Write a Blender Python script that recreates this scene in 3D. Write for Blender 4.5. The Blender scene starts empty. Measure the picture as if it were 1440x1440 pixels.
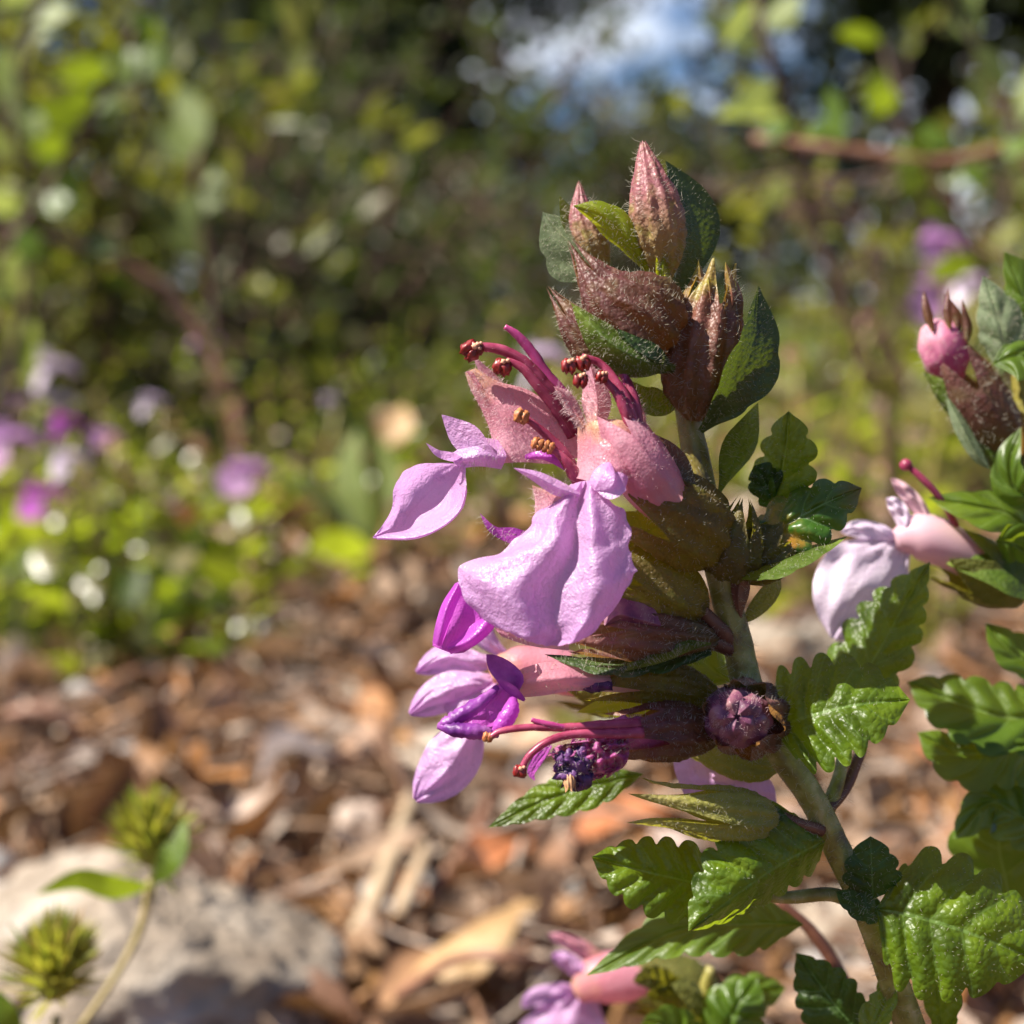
import bpy, math, random
import numpy as np
from mathutils import Vector, Matrix, noise

# ---------------------------------------------------------------- frame
MM = 0.001
FOV = math.radians(40.0)
D = 62.0                      # focus distance, mm
CAMH = 90.0
PITCH = math.radians(8.6)
CP = Vector((0, 0, CAMH * MM))
RT = Vector((1, 0, 0))
FW = Vector((0, math.cos(PITCH), -math.sin(PITCH)))
UP = Vector((0, math.sin(PITCH), math.cos(PITCH)))
K0 = 2 * math.tan(FOV / 2) / 1440.0
rnd = random.Random(7)

def P(px, py, z=0.0):
    """point of the plant's plane: px,py across/down, z mm nearer than the flower"""
    d = D - z
    k = K0 * d
    return CP + (FW * d + RT * ((px - 720) * k) + UP * ((720 - py) * k)) * MM

def W(px, z=0.0):
    return px * K0 * (D - z) * MM

def G(px, py, h=0.0):
    """point at height h mm above the ground met by a line of sight"""
    v = FW + RT * ((px - 720) * K0) + UP * ((720 - py) * K0)
    t = (h * MM - CP.z) / v.z
    return CP + v * t

def depth_of(p):
    return (p - CP).dot(FW) / MM

# ---------------------------------------------------------------- splines
def cr(pts, t):
    n = len(pts) - 1
    if n == 0:
        return tuple(pts[0])
    x = min(max(t, 0.0), 1.0) * n
    i = min(int(x), n - 1)
    f = x - i
    p1, p2 = pts[i], pts[i + 1]
    p0 = pts[i - 1] if i > 0 else [2 * a - b for a, b in zip(p1, p2)]
    p3 = pts[i + 2] if i + 2 <= n else [2 * b - a for a, b in zip(p1, p2)]
    return tuple(0.5 * ((2 * b) + (-a + c) * f + (2 * a - 5 * b + 4 * c - d) * f * f + (-a + 3 * b - 3 * c + d) * f ** 3)
                 for a, b, c, d in zip(p0, p1, p2, p3))

def lin(pts, t):
    n = len(pts) - 1
    x = min(max(t, 0.0), 1.0) * n
    i = min(int(x), n - 1)
    f = x - i
    return pts[i] * (1 - f) + pts[i + 1] * f

def nz(p, s):
    return noise.noise(p * s)

# ---------------------------------------------------------------- mesh collector
class MB:
    def __init__(self):
        self.V = []; self.F = []; self.U = []; self.M = []
    def add(self, V, F, U=None, m=0):
        o = len(self.V)
        self.V += V
        self.F += [tuple(i + o for i in f) for f in F]
        self.U += U if U else [(0.5, 0.5)] * len(V)
        self.M += [m] * len(F)
        return o
    def hairs(self, count, length, radius=0.011, m=1, fsel=None, lay=0.35, seed=1):
        """fine hairs standing on the faces collected so far; mm sizes"""
        r = random.Random(seed)
        F = [f for f, mi in zip(self.F, self.M) if mi != m and (fsel is None or fsel(f))]
        if not F:
            return self
        areas = []
        for f in F:
            a, b, c = (self.V[f[0]], self.V[f[1]], self.V[f[2]])
            areas.append((b - a).cross(c - a).length + 1e-14)
        pick = r.choices(range(len(F)), areas, k=int(count * 1.5))
        V, FF = [], []
        for i in pick:
            f = F[i]
            a, b, c = self.V[f[0]], self.V[f[1]], self.V[f[-1]]
            u, v = r.random(), r.random()
            p = a + (b - a) * u + (c - a) * v
            n = (b - a).cross(c - a)
            if n.length < 1e-16:
                continue
            n.normalize()
            if n.dot(CP - p) < 0 and r.random() < 0.5:
                n = -n
            jit = Vector((r.uniform(-1, 1), r.uniform(-1, 1), r.uniform(-1, 1)))
            d = (n + jit * lay).normalized()
            L = length * 1.6 * MM * (.3 + 1.1 * r.random() ** 1.6)
            q1 = p + d * L * 0.5
            d2 = (d + jit * 0.5 + Vector((0, 0, 0.15))).normalized()
            q2 = q1 + d2 * L * 0.5
            s = d.orthogonal().normalized(); w = d.cross(s)
            o = len(V)
            for q, rr in ((p, radius * .85), (q1, radius * .6)):
                for k in range(3):
                    an = k * 2.0944
                    V.append(q + (s * math.cos(an) + w * math.sin(an)) * rr * MM)
            V.append(q2)
            for k in range(3):
                k2 = (k + 1) % 3
                FF += [(o + k, o + k2, o + 3 + k2, o + 3 + k), (o + 3 + k, o + 3 + k2, o + 6)]
        self.add(V, FF, None, m)
        return self

C = bpy.context.scene.collection
def link(name, mb, mats, parent=None, label=None, smooth=True):
    me = bpy.data.meshes.new(name)
    off = parent['_o'] if parent is not None else None
    ox = Vector(off) if off is not None else Vector((0, 0, 0))
    me.from_pydata([tuple(v - ox) for v in mb.V], [], mb.F)
    uv = me.uv_layers.new(name='UVMap')
    li = np.empty(len(me.loops), dtype=np.int32)
    me.loops.foreach_get('vertex_index', li)
    uv.data.foreach_set('uv', np.array(mb.U, dtype=np.float32)[li].ravel())
    if not isinstance(mats, (list, tuple)):
        mats = [mats]
    for m in mats:
        me.materials.append(m)
    me.polygons.foreach_set('material_index', np.array(mb.M, dtype=np.int32))
    me.polygons.foreach_set('use_smooth', np.full(len(me.polygons), smooth))
    me.update()
    o = bpy.data.objects.new(name, me)
    C.objects.link(o)
    if parent is not None:
        o.parent = parent
        o['_o'] = list(ox)
    if label:
        o['label'] = label
    return o

def thing(name, loc, label, cat, group=None):
    o = bpy.data.objects.new(name, None)
    o.empty_display_size = 0.005
    C.objects.link(o)
    o.location = loc
    o['_o'] = list(loc)
    o['label'] = label; o['category'] = cat
    if group: o['group'] = group
    return o

def solo(name, V, F, mats, label, cat, group=None, U=None, kind=None, smooth=True, loc=None):
    """a thing that is one mesh, origin at loc"""
    loc = Vector(loc) if loc is not None else Vector((0, 0, 0))
    mb = MB(); mb.add([v - loc for v in V], F, U)
    o = link(name, mb, mats, None, None, smooth)
    o.location = loc
    if label: o['label'] = label
    if cat: o['category'] = cat
    if group: o['group'] = group
    if kind: o['kind'] = kind
    return o

# ---------------------------------------------------------------- shape makers
def frames(pts):
    n = len(pts)
    T = []
    for i in range(n):
        a = pts[max(i - 1, 0)]; b = pts[min(i + 1, n - 1)]
        t = (b - a)
        T.append(t.normalized() if t.length > 1e-12 else Vector((0, 0, 1)))
    s = FW.cross(T[0])
    s = s.normalized() if s.length > 1e-3 else T[0].orthogonal().normalized()
    out = []
    for i in range(n):
        s = s - T[i] * s.dot(T[i])
        s.normalize()
        out.append((T[i], s.copy(), T[i].cross(s)))
    return out

def tube(mb, path, ns=10, seg=6, m=0, sq=0.0, cap=True, rough=0.0, world=False):
    """path: (px,py,z,r_px) control points or world (x,y,z,r) tuples"""
    n = (len(path) - 1) * seg + 1
    pts, rad = [], []
    for i in range(n):
        q = cr(path, i / (n - 1))
        if world:
            pts.append(Vector(q[:3])); rad.append(max(q[3], 1e-6))
        else:
            pts.append(P(*q[:3])); rad.append(max(W(q[3], q[2]), 1e-6))
    fr = frames(pts)
    V, U, F = [], [], []
    for i in range(n):
        _, s, w = fr[i]
        for k in range(ns):
            an = 2 * math.pi * k / ns
            r = rad[i] * (1 + sq * 0.5 * (math.cos(4 * an)))
            v = pts[i] + (s * math.cos(an) + w * math.sin(an)) * r
            if rough:
                v = v + (v - pts[i]) * rough * nz(v, 1.2 / rad[i])
            V.append(v); U.append((k / ns, i / (n - 1)))
    for i in range(n - 1):
        for k in range(ns):
            k2 = (k + 1) % ns
            F.append((i * ns + k, i * ns + k2, (i + 1) * ns + k2, (i + 1) * ns + k))
    if cap:
        F.append(tuple(range(ns))[::-1]); F.append(tuple((n - 1) * ns + k for k in range(ns)))
    mb.add(V, F, U, m)
    return mb

def calyx(mb, path, radii, th=0.25, ph=0.0, nt=5, ns=50, rows=30, rib=0.05, flat=1.0, m=0, wr=0.06, bend=0.0, tseed=0):
    """bell along path with nt pointed teeth round its mouth"""
    n = rows
    pts = [P(*cr(path, i / (n - 1))[:3]) for i in range(n)]
    fr = frames(pts)
    zc = path[len(path) // 2][2]
    V, U, F = [], [], []
    for i in range(n):
        for k in range(ns):
            an = 2 * math.pi * k / ns
            x = (k / ns * nt + ph) % 1.0
            c = abs(x - 0.5) * 2
            hh = th * (1 + 0.22 * math.sin(tseed + int(k / ns * nt + ph) * 2.3))
            L = 1 - hh * (1 - (1 - c) ** 0.75)
            s = i / (n - 1) * L
            x_ = s * (n - 1); j = min(int(x_), n - 2); f = x_ - j
            c0 = pts[j].lerp(pts[j + 1], f)
            _, sd, w = fr[j]
            r = W(lin(radii, s), zc)
            r *= 1 + rib * math.cos(2 * nt * an + ph * 6.28 * 2)
            d = sd * math.cos(an) * flat + w * math.sin(an)
            v = c0 + d * r
            v = v + d * r * wr * noise.noise(v * 2600) + d * r * wr * 0.8 * noise.noise(v * 6000)
            V.append(v); U.append((k / ns, s))
    for i in range(n - 1):
        for k in range(ns):
            k2 = (k + 1) % ns
            F.append((i * ns + k, i * ns + k2, (i + 1) * ns + k2, (i + 1) * ns + k))
    mb.add(V, F, U, m)
    return mb

SH = {
    'ovate': [0, .45, .8, .97, 1, .95, .84, .68, .48, .25, .0],
    'broad': [0, .7, .95, 1, 1, .97, .9, .78, .6, .36, .0],
    'bract': [.12, .3, .58, .82, .97, 1, .92, .74, .5, .26, 0],
    'narrow': [.3, .6, .85, 1, .97, .88, .75, .6, .42, .22, 0],
    'lobe': [.35, .45, .6, .8, .95, 1, .98, .9, .75, .5, .12],
}
def leaf(mb, mid, wa, wb, za=0., zb=0., shape='ovate', teeth=6, amp=.16, cup=0., puck=.25, m=0, nu=14, rows=None, sharp=.3, curl=0., crink=.0):
    """leaf along mid (base to tip, px,py,z mm); a = side left of travel"""
    rows = rows or max(30, teeth * 12)
    puck *= .7
    V, U, F = [], [], []
    seedv = Vector((mid[0][0] * .013, mid[0][1] * .017, 3.1))
    for i in range(rows + 1):
        t = i / rows
        for j in range(-nu, nu + 1):
            u = j / nu
            au = abs(u)
            # edge points lean forward, as teeth do
            tt = min(1.0, t + 0.05 * au * au * (1 - t) * 4 * t)
            q = cr(mid, tt)
            q2 = cr(mid, min(tt + .02, 1)); q1 = cr(mid, max(tt - .02, 0))
            dx, dy = q2[0] - q1[0], q2[1] - q1[1]
            l = math.hypot(dx, dy) or 1
            dx /= l; dy /= l
            f = lin(SH[shape], t)
            if teeth:
                x = (t * teeth + .15) % 1.0
                tooth = (max(0, 1 - abs(2 * x ** 1.25 - 1) ** 2.6)) ** .8 if sharp < .5 else (x ** 1.3 if x < .85 else (1 - (x - .85) / .15))
                env = min(1, t * 5) * min(1, (1 - t) * 7)
                f *= 1 + amp * (tooth - .55) * env * au ** 3 * 1.2
            side, w, zz = (1, wa, za) if u > 0 else (-1, wb, zb)
            off = au * f * w
            z = q[2] + zz * au * f + cup * au * au * f - curl * (t ** 2)
            # quilting between the side veins
            if puck and not teeth:
                z += puck * .5 * noise.noise(Vector((t * 4, u * 2, 5)) + seedv) * f
            elif puck:
                ph = (t * teeth * .9 - au * .8) if teeth else (t * 6 - au * .8)
                z += puck * (abs(math.sin(math.pi * ph)) - .5) * math.sin(math.pi * min(au * 1.0, 1)) ** .6 * f
                z -= puck * .6 * math.exp(-(u * 9) ** 2)
            z += crink * noise.noise(Vector((t * 5, u * 3, 0)) + seedv)
            px = q[0] + dy * off * side
            py = q[1] - dx * off * side
            V.append(P(px, py, z)); U.append((.5 + u * .5, t))
    c = 2 * nu + 1
    for i in range(rows):
        for j in range(c - 1):
            F.append((i * c + j, (i + 1) * c + j, (i + 1) * c + j + 1, i * c + j + 1))
    mb.add(V, F, U, m)
    return mb

def patch(mb, ctrl, nu=40, nv=40, m=0, crink=0.0, cs=1.0, edge=0.0):
    """smooth sheet through rows of (px,py,z)"""
    V, U, F = [], [], []
    sd = Vector((ctrl[0][0][0] * .01, ctrl[0][0][1] * .01, 0))
    for i in range(nv + 1):
        row = [cr([r[k] for r in ctrl], i / nv) for k in range(len(ctrl[0]))]
        for j in range(nu + 1):
            q = cr(row, j / nu)
            t, u = i / nv, j / nu
            z = q[2] + crink * noise.noise(Vector((t * 4 * cs, u * 4 * cs, 0)) + sd)
            e = max(abs(u - .5) * 2, t) ** 6
            ex = edge * e * noise.noise(Vector((t * 11, u * 11, 7)) + sd)
            ey = edge * e * noise.noise(Vector((t * 11, u * 11, 19)) + sd)
            V.append(P(q[0] + ex, q[1] + ey, z)); U.append((u, t))
    c = nu + 1
    for i in range(nv):
        for j in range(nu):
            F.append((i * c + j, (i + 1) * c + j, (i + 1) * c + j + 1, i * c + j + 1))
    mb.add(V, F, U, m)
    return mb

def blob(mb, c, r, m=0, sc=(1, 1, 1), rough=.1, fr=3., n=12, ax=None):
    """lumpy ellipsoid, world centre and radius"""
    V, F, U = [], [], []
    R = ax or Matrix.Identity(3)
    for i in range(n + 1):
        a = math.pi * i / n
        for k in range(2 * n):
            b = math.pi * k / n
            d = Vector((math.sin(a) * math.cos(b), math.sin(a) * math.sin(b), math.cos(a)))
            rr = r * (1 + rough * noise.noise(d * fr + c * 900))
            V.append(c + R @ Vector((d.x * sc[0], d.y * sc[1], d.z * sc[2])) * rr)
            U.append((k / (2 * n), i / n))
    for i in range(n):
        for k in range(2 * n):
            k2 = (k + 1) % (2 * n)
            F.append((i * 2 * n + k, (i + 1) * 2 * n + k, (i + 1) * 2 * n + k2, i * 2 * n + k2))
    mb.add(V, F, U, m)
    return mb

# ---------------------------------------------------------------- materials
def M(name, cols, nscale=600., mode='noise', trans=0., tcol=None, rough=.5, spec=.5, bump=0., bscale=2500., bkind='noise',
      back=None, vein=None, nv=6, vgrad=None, vmix=.8, sss=0., rust=None, tip=None, streak=None, rvar=0., bump2=0., b2scale=900., detail=4.):
    m = bpy.data.materials.new(name); m.use_nodes = True
    nt = m.node_tree; N = nt.nodes; L = nt.links
    for n in list(N): N.remove(n)
    out = N.new('ShaderNodeOutputMaterial')
    bs = N.new('ShaderNodeBsdfPrincipled')
    bs.inputs['Roughness'].default_value = rough
    bs.inputs['Specular IOR Level'].default_value = spec
    tc = N.new('ShaderNodeTexCoord')
    def ramp(fac, cs, lo=.3, hi=.7):
        r = N.new('ShaderNodeValToRGB')
        e = r.color_ramp.elements
        while len(e) < len(cs): e.new(.5)
        for i, c in enumerate(cs):
            e[i].position = lo + (hi - lo) * i / max(len(cs) - 1, 1)
            e[i].color = (*c, 1)
        L.new(fac, r.inputs[0]); return r.outputs[0]
    def mix(f, a, b, blend='MIX'):
        x = N.new('ShaderNodeMix'); x.data_type = 'RGBA'; x.blend_type = blend
        for s, v in ((x.inputs[0], f), (x.inputs[6], a), (x.inputs[7], b)):
            if isinstance(v, (int, float)): s.default_value = v
            elif isinstance(v, tuple): s.default_value = (*v, 1)
            else: L.new(v, s)
        return x.outputs[2]
    def math_(op, a, b=None, c=None, clamp=False):
        x = N.new('ShaderNodeMath'); x.operation = op; x.use_clamp = clamp
        for s, v in zip(x.inputs, (a, b, c)):
            if v is None: continue
            if isinstance(v, (int, float)): s.default_value = v
            else: L.new(v, s)
        return x.outputs[0]
    def ntex(scale, det=4., dist=0.):
        t = N.new('ShaderNodeTexNoise'); t.inputs['Scale'].default_value = scale; t.inputs['Detail'].default_value = det
        t.inputs['Distortion'].default_value = dist
        L.new(tc.outputs['Object'], t.inputs['Vector']); return t.outputs[0]
    nf = ntex(nscale, detail)
    if mode == 'rand':
        g = N.new('ShaderNodeNewGeometry')
        col = ramp(g.outputs['Random Per Island'], cols, 0, 1)
        col = mix(.5, col, ramp(nf, [(.45,) * 3, (1.3,) * 3]), 'MULTIPLY')
    else:
        col = ramp(nf, cols) if len(cols) > 1 else None
        if col is None:
            r = N.new('ShaderNodeRGB'); r.outputs[0].default_value = (*cols[0], 1); col = r.outputs[0]
    if vgrad or vein or rust or tip or streak:
        uv = N.new('ShaderNodeUVMap')
        sp = N.new('ShaderNodeSeparateXYZ'); L.new(uv.outputs[0], sp.inputs[0])
        u_, v_ = sp.outputs[0], sp.outputs[1]
    if vgrad:
        vv = math_('ADD', v_, math_('MULTIPLY', math_('SUBTRACT', nf, .5), .7))
        gcol = ramp(vv, vgrad, 0, 1)
        col = mix(vmix, col, gcol)
    veinf = None
    if vein:
        a = math_('MULTIPLY', math_('ABSOLUTE', math_('SUBTRACT', u_, .5)), 2.)
        ph = math_('SUBTRACT', math_('MULTIPLY', v_, nv * .9), math_('MULTIPLY', a, .8))
        s = math_('ABSOLUTE', math_('SUBTRACT', math_('FRACT', ph), .5))       # .5 at the vein
        lat = math_('MULTIPLY', math_('SUBTRACT', s, .452), 20., clamp=True)
        lat = math_('MULTIPLY', lat, .75)
        midr = math_('MULTIPLY', math_('SUBTRACT', .035, a), 60., clamp=True)
        veinf = math_('MAXIMUM', lat, midr)
        col = mix(math_('MULTIPLY', veinf, .75), col, vein)
    if rust:
        rf = math_('MULTIPLY', math_('SUBTRACT', ntex(1500, 5), .42), 6., clamp=True)
        rz = math_('MULTIPLY', math_('SUBTRACT', .45, v_), 5., clamp=True)
        col = mix(math_('MULTIPLY', rf, rz), col, rust)
    if tip:
        tf = math_('MULTIPLY', math_('SUBTRACT', math_('ADD', v_, math_('MULTIPLY', nf, .2)), .85), 4., clamp=True)
        col = mix(tf, col, tip)
    if streak:
        cx = N.new('ShaderNodeCombineXYZ')
        L.new(math_('MULTIPLY', u_, 26.), cx.inputs[0]); L.new(math_('MULTIPLY', v_, 1.6), cx.inputs[1])
        t = N.new('ShaderNodeTexNoise'); t.inputs['Scale'].default_value = 1.; t.inputs['Detail'].default_value = 3.
        L.new(cx.outputs[0], t.inputs['Vector'])
        sf = math_('MULTIPLY', math_('SUBTRACT', t.outputs[0], .52), 5., clamp=True)
        col = mix(math_('MULTIPLY', sf, .55), col, streak)
    if rvar:
        L.new(math_('ADD', math_('MULTIPLY', math_('SUBTRACT', ntex(1400, 5), .5), rvar * 2), rough, clamp=True), bs.inputs['Roughness'])
    tsrc = col
    if back:
        g2 = N.new('ShaderNodeNewGeometry')
        col = mix(g2.outputs['Backfacing'], col, back)
    L.new(col, bs.inputs['Base Color'])
    if bump or bump2:
        h = None
        if bkind == 'voro':
            v = N.new('ShaderNodeTexVoronoi'); v.inputs['Scale'].default_value = bscale
            L.new(tc.outputs['Object'], v.inputs['Vector']); h = v.outputs['Distance']
            h = math_('MULTIPLY', h, -1.)
        else:
            h = ntex(bscale, 6)
        b = N.new('ShaderNodeBump'); b.inputs['Strength'].default_value = 1.
        b.inputs['Distance'].default_value = bump * MM
        L.new(h, b.inputs['Height'])
        if bump2:
            b2 = N.new('ShaderNodeBump'); b2.inputs['Strength'].default_value = 1.
            b2.inputs['Distance'].default_value = bump2 * MM
            L.new(ntex(b2scale, 5, .5), b2.inputs['Height'])
            L.new(b2.outputs[0], b.inputs['Normal'])
        L.new(b.outputs[0], bs.inputs['Normal'])
    if sss:
        bs.inputs['Subsurface Weight'].default_value = sss
        bs.inputs['Subsurface Radius'].default_value = (1., .45, .3)
        bs.inputs['Subsurface Scale'].default_value = .0004
    sh = bs.outputs[0]
    if trans:
        tr = N.new('ShaderNodeBsdfTranslucent')
        if tcol:
            L.new(mix(.75, tsrc, tcol), tr.inputs[0])
        else:
            L.new(mix(1., tsrc, (1.6, 1.6, 1.6), 'MULTIPLY'), tr.inputs[0])
        if bump: L.new(b.outputs[0], tr.inputs['Normal'])
        mx = N.new('ShaderNodeMixShader'); mx.inputs[0].default_value = trans
        L.new(sh, mx.inputs[1]); L.new(tr.outputs[0], mx.inputs[2]); sh = mx.outputs[0]
    L.new(sh, out.inputs[0])
    return m
# ---------------------------------------------------------------- the materials of the place
hair_m = M('plant_hair', [(.62, .58, .46)], rough=.35, trans=.35, tcol=(.8, .78, .65))
hair_pink = M('pink_hair', [(.8, .6, .62)], rough=.35, trans=.35, tcol=(.9, .7, .7))
leaf_m = M('leaf_green', [(.026, .052, .004), (.075, .135, .006), (.145, .22, .010)], 450, trans=.38, tcol=(.50, .66, .015), rough=.40, rvar=.3, spec=.5,
           bump=.07, bscale=3400, bkind='voro', bump2=.12, b2scale=1300, vein=(.16, .27, .06), nv=6, back=(.05, .085, .02))
leaf_shade = M('leaf_green_shaded', [(.009, .022, .004), (.024, .052, .007), (.04, .08, .010)], 500, trans=.25, tcol=(.25, .48, .02), rough=.45, rvar=.3, spec=.4,
           bump=.07, bscale=3400, bkind='voro', bump2=.12, b2scale=1300, vein=(.11, .19, .06), nv=6, back=(.07, .10, .045))  # darker copy of the leaf green; shade on small leaves is in the colour
leaf_rust = M('leaf_green_rusty', [(.015, .05, .008), (.05, .13, .012)], 600, trans=.28, tcol=(.28, .5, .02), rough=.35,
           bump=.06, bscale=2400, bkind='voro', vein=(.14, .25, .08), nv=5, rust=(.42, .20, .03), tip=(.16, .07, .03))
leaf_soft = M('leaf_soft', [(.04, .085, .008), (.11, .18, .014)], 300, trans=.38, tcol=(.50, .64, .025), rough=.42, rvar=.3, spec=.5, bump=.08, bscale=1200,
              vein=(.2, .3, .08), nv=6, back=(.16, .2, .11))
silver_m = M('leaf_hairy_underside', [(.12, .17, .08), (.26, .31, .18)], 2500, trans=.3, tcol=(.4, .55, .1), rough=.6, bump=.05, bscale=5000,
             vein=(.35, .42, .22), nv=6)
bract_m = M('bract_green', [(.04, .07, .012), (.07, .12, .015), (.10, .15, .03)], 1200, trans=.35, tcol=(.45, .55, .015), rough=.42, bump=.05, bscale=4200,
            bkind='voro', vein=(.10, .14, .04), nv=5, tip=(.22, .30, .05))
bract_yel = M('bract_yellow_green', [(.16, .24, .012), (.24, .30, .015)], 900, trans=.5, tcol=(.75, .75, .02), rough=.4, bump=.04, bscale=4000,
            vein=(.35, .28, .03), nv=5)
bract_dark_shade = M('bract_dark_green_shaded', [(.022, .045, .012), (.045, .085, .014)], 1200, trans=.16, tcol=(.3, .42, .02), rough=.5, bump=.05, bscale=4500, bkind='voro',
             vein=(.06, .10, .03), nv=5)  # dark green bracts, with the shade of turned-away faces put into the colour
cal_top = M('calyx_pink_green', [(.32, .24, .08), (.40, .14, .15), (.24, .24, .04)], 1500, trans=.3, tcol=(.7, .42, .08), rough=.42, bump=.035, bscale=5200,
            bkind='voro', bump2=.16, b2scale=1500, vgrad=[(.30, .38, .05), (.34, .28, .08), (.38, .13, .17), (.32, .10, .14)], vmix=.65)
cal_pur = M('calyx_purple_brown', [(.045, .036, .014), (.13, .045, .045), (.12, .13, .028)], 900, trans=.32, tcol=(.75, .38, .08), rough=.45, bump=.035, bscale=5600,
            bkind='voro', bump2=.12, b2scale=1400, vgrad=[(.10, .11, .018), (.09, .06, .02), (.15, .05, .055), (.40, .20, .17)], vmix=.5)
cal_bud = M('calyx_open_teeth', [(.06, .035, .02), (.17, .06, .05), (.15, .12, .03)], 1100, trans=.28, tcol=(.85, .5, .04), rough=.45, bump=.035, bscale=5600,
            bkind='voro', bump2=.1, vgrad=[(.11, .075, .03), (.12, .05, .03), (.26, .10, .07), (.42, .38, .06)], vmix=.7)
cal_olv = M('calyx_olive_brown', [(.045, .042, .012), (.12, .062, .022), (.13, .135, .026)], 1300, trans=.38, tcol=(.80, .72, .02), rough=.5, bump=.05, bscale=6000,
            bkind='voro', vgrad=[(.08, .085, .014), (.08, .055, .016), (.11, .10, .016), (.20, .17, .035)], vmix=.5)
cal_dry = M('calyx_yellow_green', [(.26, .25, .06), (.38, .35, .11)], 1600, trans=.4, tcol=(.85, .8, .06), rough=.55, bump=.05, bscale=5000, bkind='voro',
            vgrad=[(.25, .20, .06), (.28, .28, .05), (.32, .31, .07), (.50, .42, .17)], vmix=.6)
cal_grn = M('calyx_green', [(.09, .10, .02), (.17, .17, .035)], 1300, trans=.3, tcol=(.6, .55, .03), rough=.5, bump=.08, bscale=4800, bkind='voro')
stem_m = M('stem_olive', [(.12, .075, .018), (.21, .175, .03), (.27, .245, .05), (.42, .34, .15)], 1100, rough=.45, spec=.6, bump=.06, bscale=4000, sss=.1, detail=6)
stem_red = M('stem_red_brown', [(.09, .03, .02), (.18, .07, .04)], 900, rough=.5, bump=.03, bscale=4000)
pet_m = M('petal_lilac', [(.62, .32, .62), (.76, .50, .77)], 700, trans=.46, tcol=(.88, .50, .88), streak=(.52, .20, .56), rough=.30, spec=.75, bump=.018, bscale=11500, bkind='voro',
          bump2=.11, b2scale=3300, vgrad=[(.60, .28, .58), (.74, .46, .74), (.70, .42, .72), (.60, .30, .66)], vmix=.6)
pet_pink = M('petal_tube_pink', [(.62, .24, .34), (.78, .44, .50)], 900, trans=.45, tcol=(.95, .50, .56), rough=.36, spec=.6, bump=.018, bscale=7000, bkind='voro', bump2=.05, b2scale=2200,
             vgrad=[(.72, .52, .16), (.70, .27, .31), (.74, .34, .44), (.76, .44, .54)], vmix=.6, streak=(.50, .13, .24))
pet_mag = M('petal_magenta', [(.46, .07, .48), (.60, .14, .62)], 600, trans=.45, tcol=(.85, .18, .80), streak=(.30, .03, .34), rough=.34, spec=.6, bump=.02, bscale=8000, bkind='voro')
pet_wilt = M('petal_wilted_purple', [(.10, .015, .16), (.30, .06, .36), (.46, .16, .46)], 900, trans=.3, tcol=(.6, .12, .6), rough=.4, bump=.06, bscale=2800)
pet_wpink = M('petal_wilted_pink', [(.42, .08, .30), (.60, .20, .42)], 900, trans=.35, tcol=(.8, .25, .5), rough=.4, bump=.06, bscale=2800)
pet_pale = M('petal_pale_lilac', [(.72, .58, .74), (.84, .72, .84)], 500, trans=.4, streak=(.60, .42, .64), tcol=(.9, .74, .92), rough=.35, spec=.5, bump=.05, bscale=5000)
fil_m = M('filament_crimson', [(.22, .012, .05), (.48, .09, .17)], 1800, streak=(.55, .14, .22), rough=.34, spec=.5, sss=.2, trans=.2, tcol=(.7, .1, .25))
sty_m = M('style_magenta', [(.30, .02, .14), (.46, .07, .22)], 1500, rough=.3, spec=.6, sss=.2)
ant_m = M('anther_red', [(.12, .004, .004), (.34, .015, .012)], 3000, rough=.38, spec=.7)
pol_m = M('pollen_pale', [(.70, .35, .22)], rough=.6)
ant_o = M('anther_orange', [(.30, .06, .02), (.60, .25, .08)], 6000, rough=.5)
knob_m = M('petal_bud_purple', [(.10, .03, .075), (.22, .07, .12), (.30, .16, .16)], 1500, rough=.42, bump=.02, bscale=3500, bkind='voro', trans=.1)
deadp = M('petal_dead_indigo', [(.03, .01, .05), (.16, .05, .2)], 2500, rough=.5, bump=.1, bscale=3000)
tan_m = M('petal_dead_tan', [(.45, .20, .08), (.65, .38, .2)], 3000, rough=.6)

# ---------------------------------------------------------------- the germander in focus
main = thing('germander_plant', G(1330, 2050, 0), 'tall wall germander in sharp focus with pink lilac flowers up its bent stem', 'flowering plant')
mb = MB()
tube(mb, [(1452, 2080, -4, 23.4), (1390, 1800, -3.5, 22.5), (1320, 1560, -3, 21.6), (1262, 1395, -2, 19.8), (1222, 1285, -1.2, 18.9), (1178, 1195, -.8, 18.0), (1140, 1120, -.5, 18.0),
          (1096, 1055, -.6, 18.9), (1055, 975, -.9, 19.8), (1036, 900, -1, 19.8), (1018, 830, -1, 18.9), (1000, 750, -1, 18.0), (982, 660, -1, 18.0),
          (966, 580, -1.2, 15.3), (950, 500, -1.5, 11.7), (938, 430, -1.6, 9.0), (930, 370, -1.6, 5.4)], ns=16, seg=8, sq=.16, rough=.03)
mb.hairs(2600, .26, .010, lay=.8, seed=3)
stem = link('stem', mb, [stem_m, hair_m], main)
def petiole(path, m=None, par=None, h=60):
    b = MB(); tube(b, path, ns=10, seg=6); b.hairs(h, .25, .009, lay=.8, seed=int(path[0][0]))
    return link('petiole', b, [m or stem_m, hair_m], par or main)

LB = 'serrated green leaf'
def put_leaf(mid, wa, wb, za=0., zb=0., mat=None, par=None, hairs=0, hl=.18, label=None, name='leaf', hm=None, **k):
    b = MB(); leaf(b, mid, wa, wb, za, zb, **k)
    if hairs: b.hairs(hairs, hl, .009, lay=.5, seed=int(mid[0][0] + mid[0][1]))
    return link(name, b, [mat or leaf_m, hm or hair_m], par or main, label)

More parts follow.
